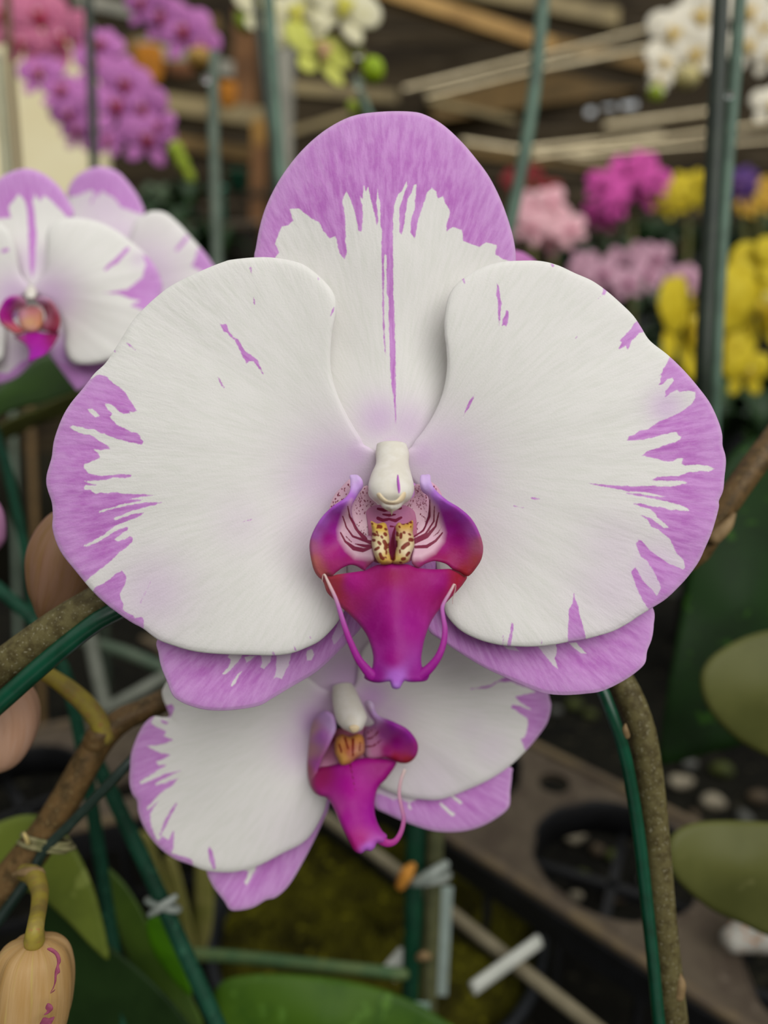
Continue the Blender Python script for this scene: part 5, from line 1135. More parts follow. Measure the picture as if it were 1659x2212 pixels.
for i in range(nr):
    r_ = .0955 * (i + .2) / nr
    for q in np.linspace(0, 2 * math.pi, ns, endpoint=False):
        V.append((pc[0] + r_ * math.cos(q), pc[1] + r_ * math.sin(q), .812 + .010 * math.cos(r_ / .0955 * 1.4) + rng.normal(0, .0011)))
idx = np.arange(nr * ns).reshape(nr, ns); nx = np.roll(idx, -1, 1)
ms = link_mesh('moss', V, np.stack([idx[:-1], nx[:-1], nx[1:], idx[1:]], -1).reshape(-1, 4).tolist() + [idx[0][::-1].tolist()], MOSS, pt, smooth=False)
# cane lying across the pots and the white label on it
z_c = .898
cb = tube('bamboo_cane', [G(690, 1755, .900), G(830, 1860, .900), G(1000, 1992, .899), G(1150, 2112, .897), G(1330, 2255, .895)], .0032, mottled('dry_cane', '#857c64', '#6f6650', 40, rough=0.6, stretch=(1, 1, 1)), n=40)
tag(cb, 'long grey beige cane lying aslant over the mossy pot', 'cane')
q0, q1 = G(1020, 2136, .9055), G(1165, 2032, .908)
wl = tube('plant_label', [q0, (q0 + q1) / 2, q1], .0031, mottled('white_label_plastic', '#b9bab0', '#a8aaa0', 60, rough=0.4), n=12, flat=.7, round_end=False)
tag(wl, 'white stick label lying crosswise on the beige cane', 'plant label')
wl = box('plant_label', G(838, 2108, .905), G(880, 2058, .905), (0, 0, 1), .0085, .003, _M['white_label_plastic'], bevel=.001)
tag(wl, 'short white label end just left of the dark green stake', 'plant label')
# pale wire frame pieces between the stems at the left
WF = mottled('grey_frame_wire', '#7d8074', '#6a6e62', 60, rough=0.5)
fr_ = empty('wire_frame', P1(230, 1535, .42), 'bent greyish wire frame showing between the two stems at lower left', 'wire frame')
ptube('wire', [(188, 1340, .42, 26), (205, 1430, .42, 28), (228, 1532, .42, 28)], WF, fr_, n=16)
ptube('wire', [(228, 1532, .42, 26), (290, 1500, .42, 28), (370, 1455, .425, 28), (480, 1400, .43, 28)], WF, fr_, n=16)
ptube('wire', [(170, 1385, .43, 22), (250, 1402, .43, 26), (350, 1442, .43, 26), (470, 1500, .43, 26)], mottled('green_frame_wire', '#4c5c4a', '#5a6654', 60, rough=0.5), fr_, n=16)

# =================================================================== the shed and the far benches
PLANK = mottled('shed_planks', '#3e3424', '#241d14', 3.0, rough=0.8, spec=0.15, c='#5c5140', stretch=(0.25, 1, 3.5))
CREAM = mottled('cream_board', '#efe4bd', '#e6d8ac', 3, rough=0.7, spec=0.2)


def wall_plate(name, p0, ux, uz, w_, h_, th, mat, holes=()):
    """upright wall with openings; p0 lower left corner, holes (u0, v0, u1, v1)"""
    p0 = np.asarray(p0, float); ux = np.asarray(ux, float); uz = np.asarray(uz, float); n_ = np.cross(ux, uz)
    pts = [(0, 0), (w_, 0), (w_, h_), (0, h_)]; cons = [[0, 1, 2, 3]]
    for (u0, v0, u1, v1) in holes:
        k = len(pts); pts += [(u0, v0), (u1, v0), (u1, v1), (u0, v1)]; cons.append([k, k + 1, k + 2, k + 3])
    r = delaunay_2d_cdt([Vector(p) for p in pts], [], cons, 0, 1e-6)
    vv = [tuple(v) for v in r[0]]; tri = []
    for f in r[2]:
        c_ = np.mean([vv[i] for i in f], axis=0)
        if any(u0 < c_[0] < u1 and v0 < c_[1] < v1 for u0, v0, u1, v1 in holes): continue
        tri.append(list(f))
    m_ = len(vv)
    V = [p0 + ux * u + uz * v for u, v in vv] + [p0 + ux * u + uz * v + n_ * th for u, v in vv]
    return tag(link_mesh(name, V, tri + [[i + m_ for i in f[::-1]] for f in tri], mat, None, smooth=False), kind='structure')


YB = 5.0


def onwall(px, py):
    ray = FWD + (px - 829.5) / F * RGT + (1106.0 - py) / F * UPV
    q = CAM + ray * ((YB - CAM[1]) / ray[1]); return q[0] + 5.0, q[2]


hs = []
for x0, y0, x1, y1 in ((1296, 238, 1330, 206), (1336, 236, 1378, 196), (1206, 32, 1228, 8), (1262, 252, 1284, 232), (1118, 8, 1150, -14)):
    u0, v0 = onwall(x0, y0); u1, v1_ = onwall(x1, y1); hs.append((u0, v0, u1, v1_))
wall_plate('wall_back', (-5, YB, 0), (1, 0, 0), (0, 0, 1), 11.0, 3.1, .05, PLANK, hs)
DARKW = mottled('light_blocker', '#3b3a2e', '#2d2d24', 2, rough=0.9, spec=0.1)  # unseen dark walls added to block sky light from the sides
tag(slab('blocker_wall_left', -5.05, -5.0, -3.0, YB, 0, 2.9, DARKW), kind='structure')
tag(slab('blocker_wall_right', 6.0, 6.05, -3.0, YB, 0, 2.9, DARKW), kind='structure')
tag(slab('blocker_wall_front', -5.0, 6.0, -3.05, -3.0, 0, 2.6, DARKW), kind='structure')


def panel(name, x0, y0, x1, y1, d, mat, th=.03, kind='structure', **k):
    a_ = P1((x0 + x1) / 2, y0, d); b_ = P1((x0 + x1) / 2, y1, d); wd = abs(x1 - x0) / F * d
    b_[1] = a_[1]; b_[0] = a_[0]
    return tag(box(name, a_, b_, (0, -1, 0), wd, th, mat), kind=kind, **k)


panel('wall_partition', -260, 60, 205, 760, 2.2, CREAM)

BM = {n_: mottled('timber_' + n_, a_, b_, 5, rough=0.7, spec=0.2, stretch=(1, 1, 1)) for n_, a_, b_ in (
    ('tan', '#a8854e', '#8a6a3c'), ('brown', '#6e5630', '#554325'), ('grey', '#8e8b7e', '#77756a'), ('olive', '#8b7c58', '#73664a'), ('dark', '#3a2f20', '#2c2418'), ('red', '#6c4a2a', '#54381f'), ('orange', '#8e6a32', '#7a5828'))}
PIPE = mottled('galvanised_pipe', '#d0c09c', '#b8a884', 20, rough=0.3, spec=0.6, metal=0.4)


def beam(x0, y0, x1, y1, w_, d0, d1, m_, name='roof_beam'):
    dm = (d0 + d1) / 2
    return tag(box(name, P1(x0, y0, d0), P1(x1, y1, d1), FWD, w_ / F * dm, w_ / F * dm * .8, BM[m_]), kind='structure')


beam(780, -32, 1190, 104, 34, 3.4, 3.6, 'tan'); beam(1185, 98, 1440, 156, 28, 3.6, 3.9, 'brown'); beam(980, -24, 1330, 46, 40, 3.9, 4.1, 'olive')
beam(930, 244, 1430, 168, 62, 4.4, 4.5, 'brown'); beam(925, 218, 1115, 262, 12, 4.1, 4.1, 'olive'); beam(800, 55, 1120, 130, 70, 4.6, 4.6, 'dark')
beam(340, 226, 575, 262, 40, 3.0, 3.0, 'olive'); beam(590, 300, 760, 248, 14, 3.3, 3.3, 'olive'); beam(300, 300, 560, 340, 30, 3.5, 3.5, 'brown'); beam(560, 262, 560, 352, 28, 2.6, 2.6, 'orange')
beam(532, 30, 530, 250, 46, 3.2, 3.2, 'red'); beam(170, 4, 312, 36, 27, 2.9, 2.9, 'grey'); beam(300, 105, 520, 160, 30, 3.8, 3.8, 'grey'); beam(560, 320, 556, 500, 30, 2.6, 2.6, 'red')
beam(230, 130, 480, 60, 40, 4.2, 4.2, 'brown'); beam(600, 190, 860, 215, 26, 4.0, 4.0, 'olive')
beam(1420, 60, 1700, 20, 30, 4.2, 4.2, 'dark'); beam(1000, 330, 1420, 372, 26, 4.0, 4.0, 'brown'); beam(620, -10, 610, 420, 36, 1.9, 1.9, 'grey', 'column')
BM['grey'] = BM['grey']
for (x0, y0, x1, y1, w_, lb) in ((874, 193, 1156, 123, 11, 'upper of the two bright pipes left of the leaning green stake'), (924, 208, 1160, 150, 11, 'lower of the two bright pipes left of the leaning green stake'), (1168, 148, 1430, 98, 12, 'bright pipe right of the leaning green stake'), (1175, 122, 1500, 36, 9, 'dull pipe running up to the white blossoms at top right'),
                             (1310, 272, 1545, 240, 13, 'pipe below the bright gaps in the shed wall'), (1000, 306, 1310, 354, 13, 'long pipe falling to the right above the red blossoms'), (1140, 322, 1430, 290, 11, 'pipe crossing above the magenta blossoms'), (1150, 340, 1700, 262, 10, 'longest of the thin pipes above the magenta blossoms'), (1240, 335, 1700, 300, 9, 'lowest thin pipe above the yellow blossoms')):
    tag(tube('pipe', [P1(x0, y0, 3.0), P1((x0 + x1) / 2, (y0 + y1) / 2, 3.05), P1(x1, y1, 3.1)], w_ / 2 / F * 3.0, PIPE, n=8, sides=10), lb, 'pipe', 'pipes under the shed roof')


def sack(label, cx, cy, w_, h_, d, mat):
    o = Z(0, 0, 1, [(cx - w_ / 2, cy - h_ * .45), (cx - w_ * .3, cy - h_ / 2), (cx + w_ * .25, cy - h_ * .48), (cx + w_ / 2, cy - h_ * .3), (cx + w_ * .46, cy + h_ * .3), (cx + w_ * .2, cy + h_ / 2), (cx - w_ * .3, cy + h_ * .46), (cx - w_ * .5, cy + h_ * .2)])
    s_ = sheet('hanging_sack', None, o, [(cx, cy, 0), (cx - w_, cy, 0), (cx, cy - h_, 0), (cx + w_, cy, 3)], mat, D=d, step=8, thick=6, bulge=8, bulge_w=14, n_out=50)
    return tag(s_, label, 'sack')


OR = mottled('orange_cloth', '#a8690f', '#8c560e', 12, rough=0.8)
sack('orange cloth sack hanging behind the pink blossom spray at upper left', 322, 140, 62, 92, 2.5, OR)
sack('smaller orange sack beside the vertical brown board', 492, 205, 40, 60, 2.6, OR)
sack('rust coloured sack under the hanging pink spray at the top', 392, 150, 60, 40, 2.7, mottled('rust_cloth', '#6e4424', '#5a3820', 12, rough=0.8))
TEAL = mottled('teal_plastic', '#4fa58a', '#3f8a74', 12, rough=0.5)


def bucket(label, px, py, w_, h_, d, mat, name='bucket'):
    c0 = P1(px, py + h_ / 2, d); s_ = d / F
    r_ = w_ / 2 * s_; hh = h_ * s_
    b_ = empty(name, c0, label, name.split('_')[-1])
    a_ = np.linspace(0, 2 * math.pi, 24, endpoint=False); V = []
    pf = [(r_ * .8, 0), (r_ * .97, hh * .93), (r_ * 1.05, hh * .93), (r_ * 1.05, hh), (r_ * .93, hh), (r_ * .75, hh * .1)]
    for rr, zz in pf: V += [(c0[0] + rr * math.cos(q), c0[1] + rr * math.sin(q), c0[2] + zz) for q in a_]
    ix = np.arange(len(pf) * 24).reshape(len(pf), 24); nx_ = np.roll(ix, -1, 1); fc_ = []
    for k in range(len(pf) - 1): fc_ += np.stack([ix[k], nx_[k], nx_[k + 1], ix[k + 1]], -1).tolist()
    fc_ += [ix[0][::-1].tolist(), ix[-1].tolist()]
    link_mesh('pot_wall', V, fc_, mat, b_)
    return b_


beam(400, 488, 545, 488, 14, 1.5, 1.5, 'dark', 'wall_shelf'); beam(430, 420, 600, 420, 12, 2.2, 2.2, 'dark', 'wall_shelf'); beam(450, 572, 610, 572, 14, 1.6, 1.6, 'dark', 'wall_shelf')
bucket('tall teal plastic pot far behind, between the thin stakes at left', 474, 445, 34, 72, 1.5, TEAL, 'plastic_pot')
bucket('dark green pot far behind, right of the teal pot', 515, 392, 46, 40, 2.2, mottled('dim_green_plastic', '#2c6a50', '#235642', 12, rough=0.5), 'plastic_pot')
bucket('greyish pot far behind, below the teal pot', 520, 525, 90, 80, 1.6, mottled('dull_grey_plastic', '#655f56', '#544f48', 9, rough=0.7), 'plastic_pot')
tag(slab('bench_far', 0.10, 2.6, 1.0, 3.2, .70, .74, mottled('far_bench', '#3a3a30', '#2c2c24', 6, rough=0.8)), kind='structure')
tag(slab('bench_back', -2.6, 0.02, 1.35, 3.2, .95, .99, _M['far_bench']), kind='structure')

# ---- generic plants
LE = []


def unit_leaf(seed, wid, arch):
    n_ = 12; V = []
    for i in range(n_ + 1):
        t_ = i / n_; w_ = wid * math.sin(math.pi * min(.96, .12 + t_ * .88)) ** .7
        x = t_ * math.cos(arch * t_); z = t_ * math.sin(arch * .55 + .35 - arch * t_)
        for s_, dz in ((-1, .05), (-.5, .01), (0, -.02), (.5, .01), (1, .05)): V.append((x, s_ * w_, z + dz * wid * 6))
    m_ = len(V); V += [(x, y, z - .012) for x, y, z in V]; f_ = []
    for i in range(n_):
        for j in range(4):
            a_ = i * 5 + j; q = [a_, a_ + 1, a_ + 6, a_ + 5]; f_.append(q); f_.append([v + m_ for v in q[::-1]])
    for i in range(n_):
        for a_, b_ in ((i * 5, i * 5 + 5), (i * 5 + 9, i * 5 + 4)): f_.append([a_, b_, b_ + m_, a_ + m_])
    me = bpy.data.meshes.new('leaf'); me.from_pydata(V, [], f_); me.polygons.foreach_set('use_smooth', [True] * len(me.polygons))
    return me


FAR = [mottled('far_leaf_dark', '#1c3812', '#142a0e', 6, rough=0.45), mottled('far_leaf_mid', '#2f4a1c', '#243c16', 6, rough=0.45), mottled('far_leaf_grey', '#4a5a40', '#3c4a34', 6, rough=0.5)]
for k in range(3):
    for j, (w_, ar) in enumerate(((.16, .9), (.20, 1.3))):
        me = unit_leaf(k, w_, ar); me.materials.append(FAR[k]); LE.append(me)


def plant(px, py, d, size, tone, label, group, n_=8, seed=0):
    r_ = random.Random(seed); p = P1(px, py, d)
    e = empty('orchid_plant', p, label, 'plant', group)
    for i in range(n_):
        o = bpy.data.objects.new('leaf', LE[tone * 2 + i % 2]); COL.objects.link(o); o.parent = e
        k = size * r_.uniform(.75, 1.15); o.scale = (k, k, k)
        o.rotation_euler = (r_.uniform(-.15, .15), r_.uniform(-.75, -.05), i * 2 * math.pi / n_ + r_.uniform(-.3, .3))
    zb = (.99 if p[0] < 0 else .74) if p[1] > 1.22 else (ZB if p[1] < .98 else .74)
    c0 = np.array([p[0], p[1], p[2] - size * .02]); a_ = np.linspace(0, 2 * math.pi, 20, endpoint=False); V = []
    rr = size * .28
    for q_, zz in ((.75, zb - c0[2]), (1, -.02 * size), (.9, -.02 * size), (.85, -.12 * size)): V += [(c0[0] + rr * q_ * math.cos(t_), c0[1] + rr * q_ * math.sin(t_), c0[2] + zz) for t_ in a_]
    ix = np.arange(80).reshape(4, 20); nx_ = np.roll(ix, -1, 1); fc_ = []
    for k in range(3): fc_ += np.stack([ix[k], nx_[k], nx_[k + 1], ix[k + 1]], -1).tolist()
    fc_ += [ix[0][::-1].tolist(), ix[-1].tolist()]
    link_mesh('pot', V, fc_, BLACKP, e)
    return e


far_lab = 'blurred dark green leafy plant among the far blossoms on the right'
for i, (x, y, d, sz, tn) in enumerate(((1140, 600, 1.9, .17, 0), (1230, 540, 2.1, .18, 0), (1330, 530, 2.2, .19, 2), (1420, 500, 2.2, .2, 0), (1500, 500, 2.3, .2, 0), (1600, 520, 2.0, .2, 0), (1680, 480, 2.0, .2, 1), (1270, 660, 1.6, .16, 0), (1380, 640, 1.7, .17, 2), (1480, 620, 1.7, .16, 0), (1340, 740, 1.4, .15, 0), (1440, 800, 1.3, .15, 0), (1540, 860, 1.25, .15, 0), (1640, 860, 1.2, .15, 1), (1600, 700, 1.5, .18, 0), (1510, 720, 1.5, .17, 0))):
    plant(x, y + 40, d, sz, tn, far_lab, 'leafy plants on the far bench', seed=i)
for i, (x, y, d, sz, tn) in enumerate(((1560, 940, .85, .10, 1), (1650, 960, .75, .10, 0), (1660, 1100, .7, .10, 0))):
    plant(x, y, d, sz, tn, ('mid green plant behind the upper end of the brown stem', 'dark green plant at the right edge above the brown stem', 'dark plant at the right edge behind the huge leaf')[i], None, seed=40 + i)
for i, (x, y, d, sz, tn) in enumerate(((330, 470, 1.7, .14, 2), (395, 450, 1.8, .14, 0), (360, 520, 1.6, .15, 0), (450, 560, 1.5, .14, 0))):
    plant(x, y, d, sz, tn, ('greyish green plant in the dark gap left of the teal pot', 'dark plant left of the teal pot', 'low dark plant just above the pale half hidden blossom', 'low dark plant below the teal pot')[i], None, seed=60 + i)

# ---- generic blossoms (unit size; x right, y up, z towards the viewer)
BL = {}


def disc(cx, cy, rx, ry, rot, z0, zc, zb, n_=26, rings=6, pinch=None, wav=0.0):
    V = [(cx, cy, z0 + zc)]; c_, s_ = math.cos(rot), math.sin(rot)
    for k in range(1, rings + 1):
        t_ = k / rings
        for i in range(n_):
            q = 2 * math.pi * i / n_; u, v = t_ * rx * math.cos(q), t_ * ry * math.sin(q)
            if pinch: u *= 1 - pinch * max(0, -math.sin(q) * t_) ** 1.3
            V.append((cx + c_ * u - s_ * v, cy + s_ * u + c_ * v, z0 + zc * (1 - t_ * t_) + zb * t_ * math.sin(q) + wav * t_ * math.sin(5 * q)))
    m_ = len(V); V += [(x, y, z - .02) for x, y, z in V]
    f_ = [[0, 1 + i, 1 + (i + 1) % n_] for i in range(n_)]
    for k in range(rings - 1):
        for i in range(n_):
            a_ = 1 + k * n_; f_.append([a_ + i, a_ + n_ + i, a_ + n_ + (i + 1) % n_, a_ + (i + 1) % n_])
    f_ += [[v + m_ for v in q[::-1]] for q in f_]
    a_ = 1 + (rings - 1) * n_
    f_ += [[a_ + (i + 1) % n_, a_ + i, a_ + i + m_, a_ + (i + 1) % n_ + m_] for i in range(n_)]
    return V, f_


def mesh_of(name, geo, mat):
    me = bpy.data.meshes.new(name); V = []; f_ = []
    for v, f in geo:
        k = len(V); V += v; f_ += [[i + k for i in q] for q in f]
    me.from_pydata(V, [], f_); me.polygons.foreach_set('use_smooth', [True] * len(me.polygons)); me.materials.append(mat)
    return me


SHAPE = {'dorsal_sepal': [disc(0, .52, .36, .46, 0, -.06, .05, -.05, pinch=.35)],
         'petal': [disc(.50, .14, .52, .50, 0, .02, .10, .03, wav=.015)], 'petal_': [disc(-.50, .14, .52, .50, 0, .02, .10, .03, wav=.015)],
         'lateral_sepal': [disc(.34, -.50, .27, .46, .62 + math.pi, -.06, .05, .06, pinch=.35)], 'lateral_sepal_': [disc(-.34, -.50, .27, .46, -.62 + math.pi, -.06, .05, .06, pinch=.35)],
         'lip': [disc(0, -.30, .13, .20, 0, .26, .06, .10), disc(.13, -.12, .09, .15, -.5, .24, .05, .05), disc(-.13, -.12, .09, .15, .5, .24, .05, .05)],
         'column': [disc(0, .02, .075, .11, 0, .22, .10, -.02)]}
for n_, (pa, pb, la_, lb_, ca) in {'pink': ('#cf84c4', '#bd6cb4', '#8c2244', '#a03a50', '#c890a0'), 'backlit': ('#d67f9e', '#c66a90', '#9a1c3c', '#b03048', '#e0b0b8'), 'white': ('#f0eada', '#e6dec8', '#d8b45a', '#e0c880', '#f0e8d0'), 'cream': ('#e6e0c4', '#dad4a8', '#c8c040', '#d0c860', '#e6e6a0'),  # top left corner set is pink with backlight put into its petal colour
                                   'lemon': ('#d6d672', '#c8cc5a', '#b07a70', '#c8c050', '#d8d880'), 'yellow': ('#dcc834', '#cdb41e', '#c0a00c', '#ccb434', '#e0d270'), 'magenta': ('#dc5cb2', '#cc489f', '#8a1a60', '#9a2a70', '#d080b0'), 'pale': ('#f2c6cc', '#eab0bc', '#d06a88', '#e09aa8', '#f0d0d0'),
                                   'mauve': ('#d3a8ba', '#c894aa', '#9a4a70', '#a85a80', '#d8b0c0'), 'red': ('#8c2a2c', '#782228', '#5a1014', '#701c20', '#a05050'), 'purple': ('#5c3a80', '#4c3070', '#7a4a70', '#8a5a80', '#a080b0'), 'orange': ('#d4b040', '#c89a30', '#a85a20', '#b86a20', '#d8a860')}.items():
    pm = mottled('petal_' + n_, pa, pb, 5, rough=0.6, spec=0.2, transl=0.25); lm = mottled('lip_' + n_, la_, lb_, 8, rough=0.5); cm = mottled('column_' + n_, ca, ca, 8, rough=0.5)
    BL[n_] = {k: mesh_of(k.rstrip('_'), g, lm if k == 'lip' else cm if k == 'column' else pm) for k, g in SHAPE.items()}
    me = bpy.data.meshes.new('orchid_flower'); V = []; f_ = []; mi = []
    for k, g in SHAPE.items():
        for v, f in g:
            q0 = len(V); V += v; f_ += [[i + q0 for i in q] for q in f]; mi += [1 if k == 'lip' else 2 if k == 'column' else 0] * len(f)
    me.from_pydata(V, [], f_)
    for mm in (pm, lm, cm): me.materials.append(mm)
    me.polygons.foreach_set('material_index', mi); me.polygons.foreach_set('use_smooth', [True] * len(mi))
    BL[n_]['all'] = me

BASIS = Matrix(((RGT[0], UPV[0], -FWD[0]), (RGT[1], UPV[1], -FWD[1]), (RGT[2], UPV[2], -FWD[2])))


def blossom(px, py, d, R, kind, label, group=None, yaw=0.0, pitch=0.0, roll=0.0, parts=True):
    from mathutils import Euler
    rot = (BASIS @ Euler((pitch, yaw, roll), 'YXZ').to_matrix()).to_4x4()
    s_ = R / F * d
    mw = Matrix.Translation(Vector(P1(px, py, d).tolist())) @ rot @ Matrix.Scale(s_, 4)
    if parts:
        e = empty('orchid_flower', (0, 0, 0), label, 'flower', group); e.matrix_world = mw
        for k, me in BL[kind].items():
            if k == 'all': continue
            o = bpy.data.objects.new(k.rstrip('_'), me); COL.objects.link(o); o.parent = e
        return e
    o = bpy.data.objects.new('orchid_flower', BL[kind]['all']); COL.objects.link(o); o.matrix_world = mw
    return tag(o, label, 'flower', group)


rr_ = random.Random(5)
J = lambda a: rr_.uniform(-a, a)
gL = 'pink blossoms of the spray at the top left corner'
for x, y, R, k, lb in ((12, 30, 66, 'backlit', 'rose blossom in the very top left corner'), (82, 32, 66, 'backlit', 'rose blossom second from the top left corner, its face to the front'), (142, 84, 68, 'backlit', 'rose blossom with a red lip beside the thin dark stake at upper left'), (50, 92, 52, 'backlit', 'rose blossom just below the corner blossom'), (88, 158, 52, 'pink', 'pink blossom in the middle of the top left spray'), (138, 196, 52, 'pink', 'dull pink blossom in the lower half of the top left spray'), (152, 245, 48, 'pink', 'second lowest blossom of the top left spray'), (172, 282, 44, 'pink', 'lowest blossom of the top left spray, above the cream wall')):
    blossom(x, y, .85, R, k, lb, gL, J(.4), J(.3), J(.3))
gM = 'pink blossoms of the spray right of the thin dark stake'
for x, y, R, lb in ((222, 96, 46, 'topmost blossom of the pink spray right of the thin dark stake'), (218, 145, 58, 'pink blossom with a dark lip against the thin dark stake'), (270, 178, 58, 'pink blossom on the upper right flank of the middle spray'), (250, 226, 62, 'pink blossom facing front at the middle of that spray'), (312, 232, 56, 'pink blossom on the right flank above the lowest one'), (318, 296, 60, 'lowest and clearest pink blossom with a dark red lip'), (237, 304, 38, 'narrow pink blossom seen side on below the middle spray'), (345, 272, 40, 'small pink blossom edge on at the right of the lowest one')):
    blossom(x, y, .75, R, 'pink', lb, gM, J(.35), J(.25), J(.3))
gT = 'pink blossoms of the spray hanging in at the top'
for x, y, R, lb in ((312, 4, 52, 'first pink blossom of the spray hanging in at the top'), (350, 34, 52, 'second pink blossom of the spray hanging in at the top'), (398, 66, 62, 'pink blossom with a red lip in the hanging top spray'), (438, 98, 46, 'last pink blossom of the hanging top spray, above the ochre bud')):
    blossom(x, y, .80, R, 'pink', lb, gT, J(.35), J(.25), J(.3))
gC = 'cream blossoms at the top centre'
for x, y, R, k, lb, yw in ((575, 22, 72, 'cream', 'cream blossom behind the pale stakes at the top', .5), (645, 30, 84, 'cream', 'large cream blossom left of centre at the top edge', -.2), (742, 14, 84, 'cream', 'cream blossom at the top edge above the lemon one', .3), (690, 108, 82, 'lemon', 'lemon white blossom with drooping yellow sepals above the large blossom', .6)):
    blossom(x, y, .62, R, k, lb, gC, yw, -.25, J(.2))
gW = 'white blossoms at the top right'
for x, y, R, lb in ((1455, 70, 62, 'white blossom left of the dark stake, topmost of its spray'), (1508, 34, 66, 'white blossom touching the dark stake at the top edge'), (1497, 112, 60, 'white blossom facing front just left of the dark stake'), (1432, 132, 46, 'small white blossom at the left tip of the white spray'), (1425, 172, 28, 'tiny white blossom at the drooping left tip of the spray'), (1612, 22, 58, 'white blossom at the top edge right of the stakes'), (1650, 60, 56, 'white blossom in the top right corner'), (1612, 96, 54, 'white blossom with an orange centre right of the stakes'), (1664, 118, 46, 'white blossom cut by the right edge below the corner one'), (1668, 226, 48, 'lone white blossom cut by the right edge')):
    blossom(x, y, .85, R, 'white', lb, gW, J(.3), J(.2), J(.3))
gY = 'large yellow blossoms at the right'
for x, y, R, lb, yw in ((1478, 700, 118, 'large yellow blossom left of the dark stake', .75), (1640, 655, 140, 'largest yellow blossom right of the dark stake, cut by the right edge', .1), (1680, 560, 62, 'pale yellow blossom at the right edge above the largest yellow one', .3), (1612, 800, 58, 'small yellow blossom hanging lowest right of the dark stake', .2)):
    blossom(x, y, .70, R, 'yellow', lb, gY, yw, J(.2), J(.2))
far_sets = (('pale', 'blossoms of the rounded pale pink cluster', 'pale pink blossom in the rounded cluster beside the leaning green stake', 1.6, ((1148, 448), (1184, 436), (1150, 488), (1205, 470), (1228, 496), (1202, 512), (1172, 462)), 40),
            ('magenta', 'blossoms of the magenta cluster', 'magenta blossom in the bright cluster above the large right petal', 1.7, ((1302, 398), (1332, 436), (1318, 412), (1350, 366), (1388, 358), (1416, 386), (1404, 420), (1370, 404)), 38),
            ('red', 'red blossoms behind the leaning stake', 'dark red blossom behind the leaning green stake', 1.9, ((1112, 388), (1146, 378), (1190, 410)), 30),
            ('mauve', 'blossoms of the dusty pink band', 'dusty pink blossom in the low band between the white petal and the dark stake', 1.2, ((1262, 578), (1296, 592), (1336, 572), (1376, 562), (1412, 560), (1398, 592), (1352, 610), (1312, 628), (1478, 602), (1468, 622)), 40),
            ('yellow', 'blossoms of the far yellow band', 'small yellow blossom in the far band left of the dark stake', 1.8, ((1418, 428), (1446, 410), (1474, 400), (1502, 394), (1528, 398), (1508, 424), (1450, 442), (1480, 426)), 30),
            ('purple', 'purple blossoms right of the stakes', 'small purple blossom right of the stakes', 1.8, ((1592, 392), (1618, 384), (1604, 414)), 30),
            ('orange', 'orange blossoms at the right edge', 'small orange yellow blossom in the far band at the right edge', 1.8, ((1590, 430), (1632, 424), (1656, 404), (1654, 436), (1612, 446)), 28),
            ('magenta', 'shaded magenta blossoms', 'shaded magenta blossom under the bright magenta cluster', 1.9, ((1282, 462), (1308, 470)), 30))
for k, gr, lb, d, pts_, R in far_sets:
    for x, y in pts_: blossom(x, y, d + J(.08), R, k, lb, gr, J(.5), J(.3), J(.6), parts=R > 35)
for lb, x, y, d, yb in (('stalk under the rounded pale pink cluster', 1190, 470, 1.66, 640), ('stalk under the bright magenta cluster', 1360, 400, 1.78, 600), ('stalk under the dark red blossoms', 1146, 390, 1.98, 600), ('stalk under the low dusty pink band', 1360, 590, 1.30, 800), ('stalk under the far yellow band', 1480, 415, 1.88, 600), ('stalk under the small purple blossoms', 1604, 396, 1.88, 600), ('stalk under the orange yellow blossoms', 1636, 430, 1.88, 600)):
    tag(ptube('flower_stalk', [(x, y, d, 10), (x + 6, (y + yb) / 2, d, 12), (x, yb, d, 12)], STEMG, n=20, sides=8), lb, 'stalk')
hid = blossom(1108, 752, .235, 225, 'pink', 'pink blossom almost fully hidden behind the large one, only one sepal edge showing', None, 0, 0, 0)

BUDG = mottled('green_bud_skin', '#a8b830', '#8ca028', 40, rough=0.5, transl=0.15)


def bud(px, py, d, rx, ry, ang, label, mat=BUDG, group=None):
    dx, dy = math.sin(ang), math.cos(ang)
    e = lathe('orchid_bud', [P1(px + dx * ry * t_, py + dy * ry * t_, d) for t_ in (-1, -.95, -.6, 0, .6, .95, 1)], [rx * k * d / F for k in (.05, .35, .85, 1, .8, .3, .04)], mat, None, sides=16, n=20)
    return tag(e, label, 'bud', group)


bud(382, 328, .75, 17, 24, .4, 'yellow green bud nearest the lowest clear pink blossom')
bud(396, 354, .75, 14, 20, .4, 'yellow green bud in the middle of the drooping tip')
bud(410, 380, .75, 11, 17, .3, 'yellow green bud at the very end of the drooping tip')
bud(432, 128, .80, 28, 22, .2, 'ochre bud at the tip of the hanging top spray', mottled('ochre_small_bud', '#b8964c', '#a07c3c', 40, rough=0.5))
bud(806, 152, .62, 24, 27, .1, 'bright green round bud right of the lemon white blossom', mottled('lime_bud_skin', '#a4c018', '#90ac14', 40, rough=0.5, transl=0.15))
bud(528, 46, .62, 20, 26, .3, 'green bud left of the cream blossoms at the top')
bud(762, 232, .62, 12, 16, .4, 'small green bud just above the violet sepal')
bud(1484, 168, .85, 26, 24, .1, 'cream bud hanging under the white spray at top right', mottled('cream_bud_skin', '#d8cc94', '#c8ba7c', 40, rough=0.5, transl=0.15))
bud(1416, 202, .85, 16, 18, .1, 'yellow green bud at the drooping left tip of the white spray')

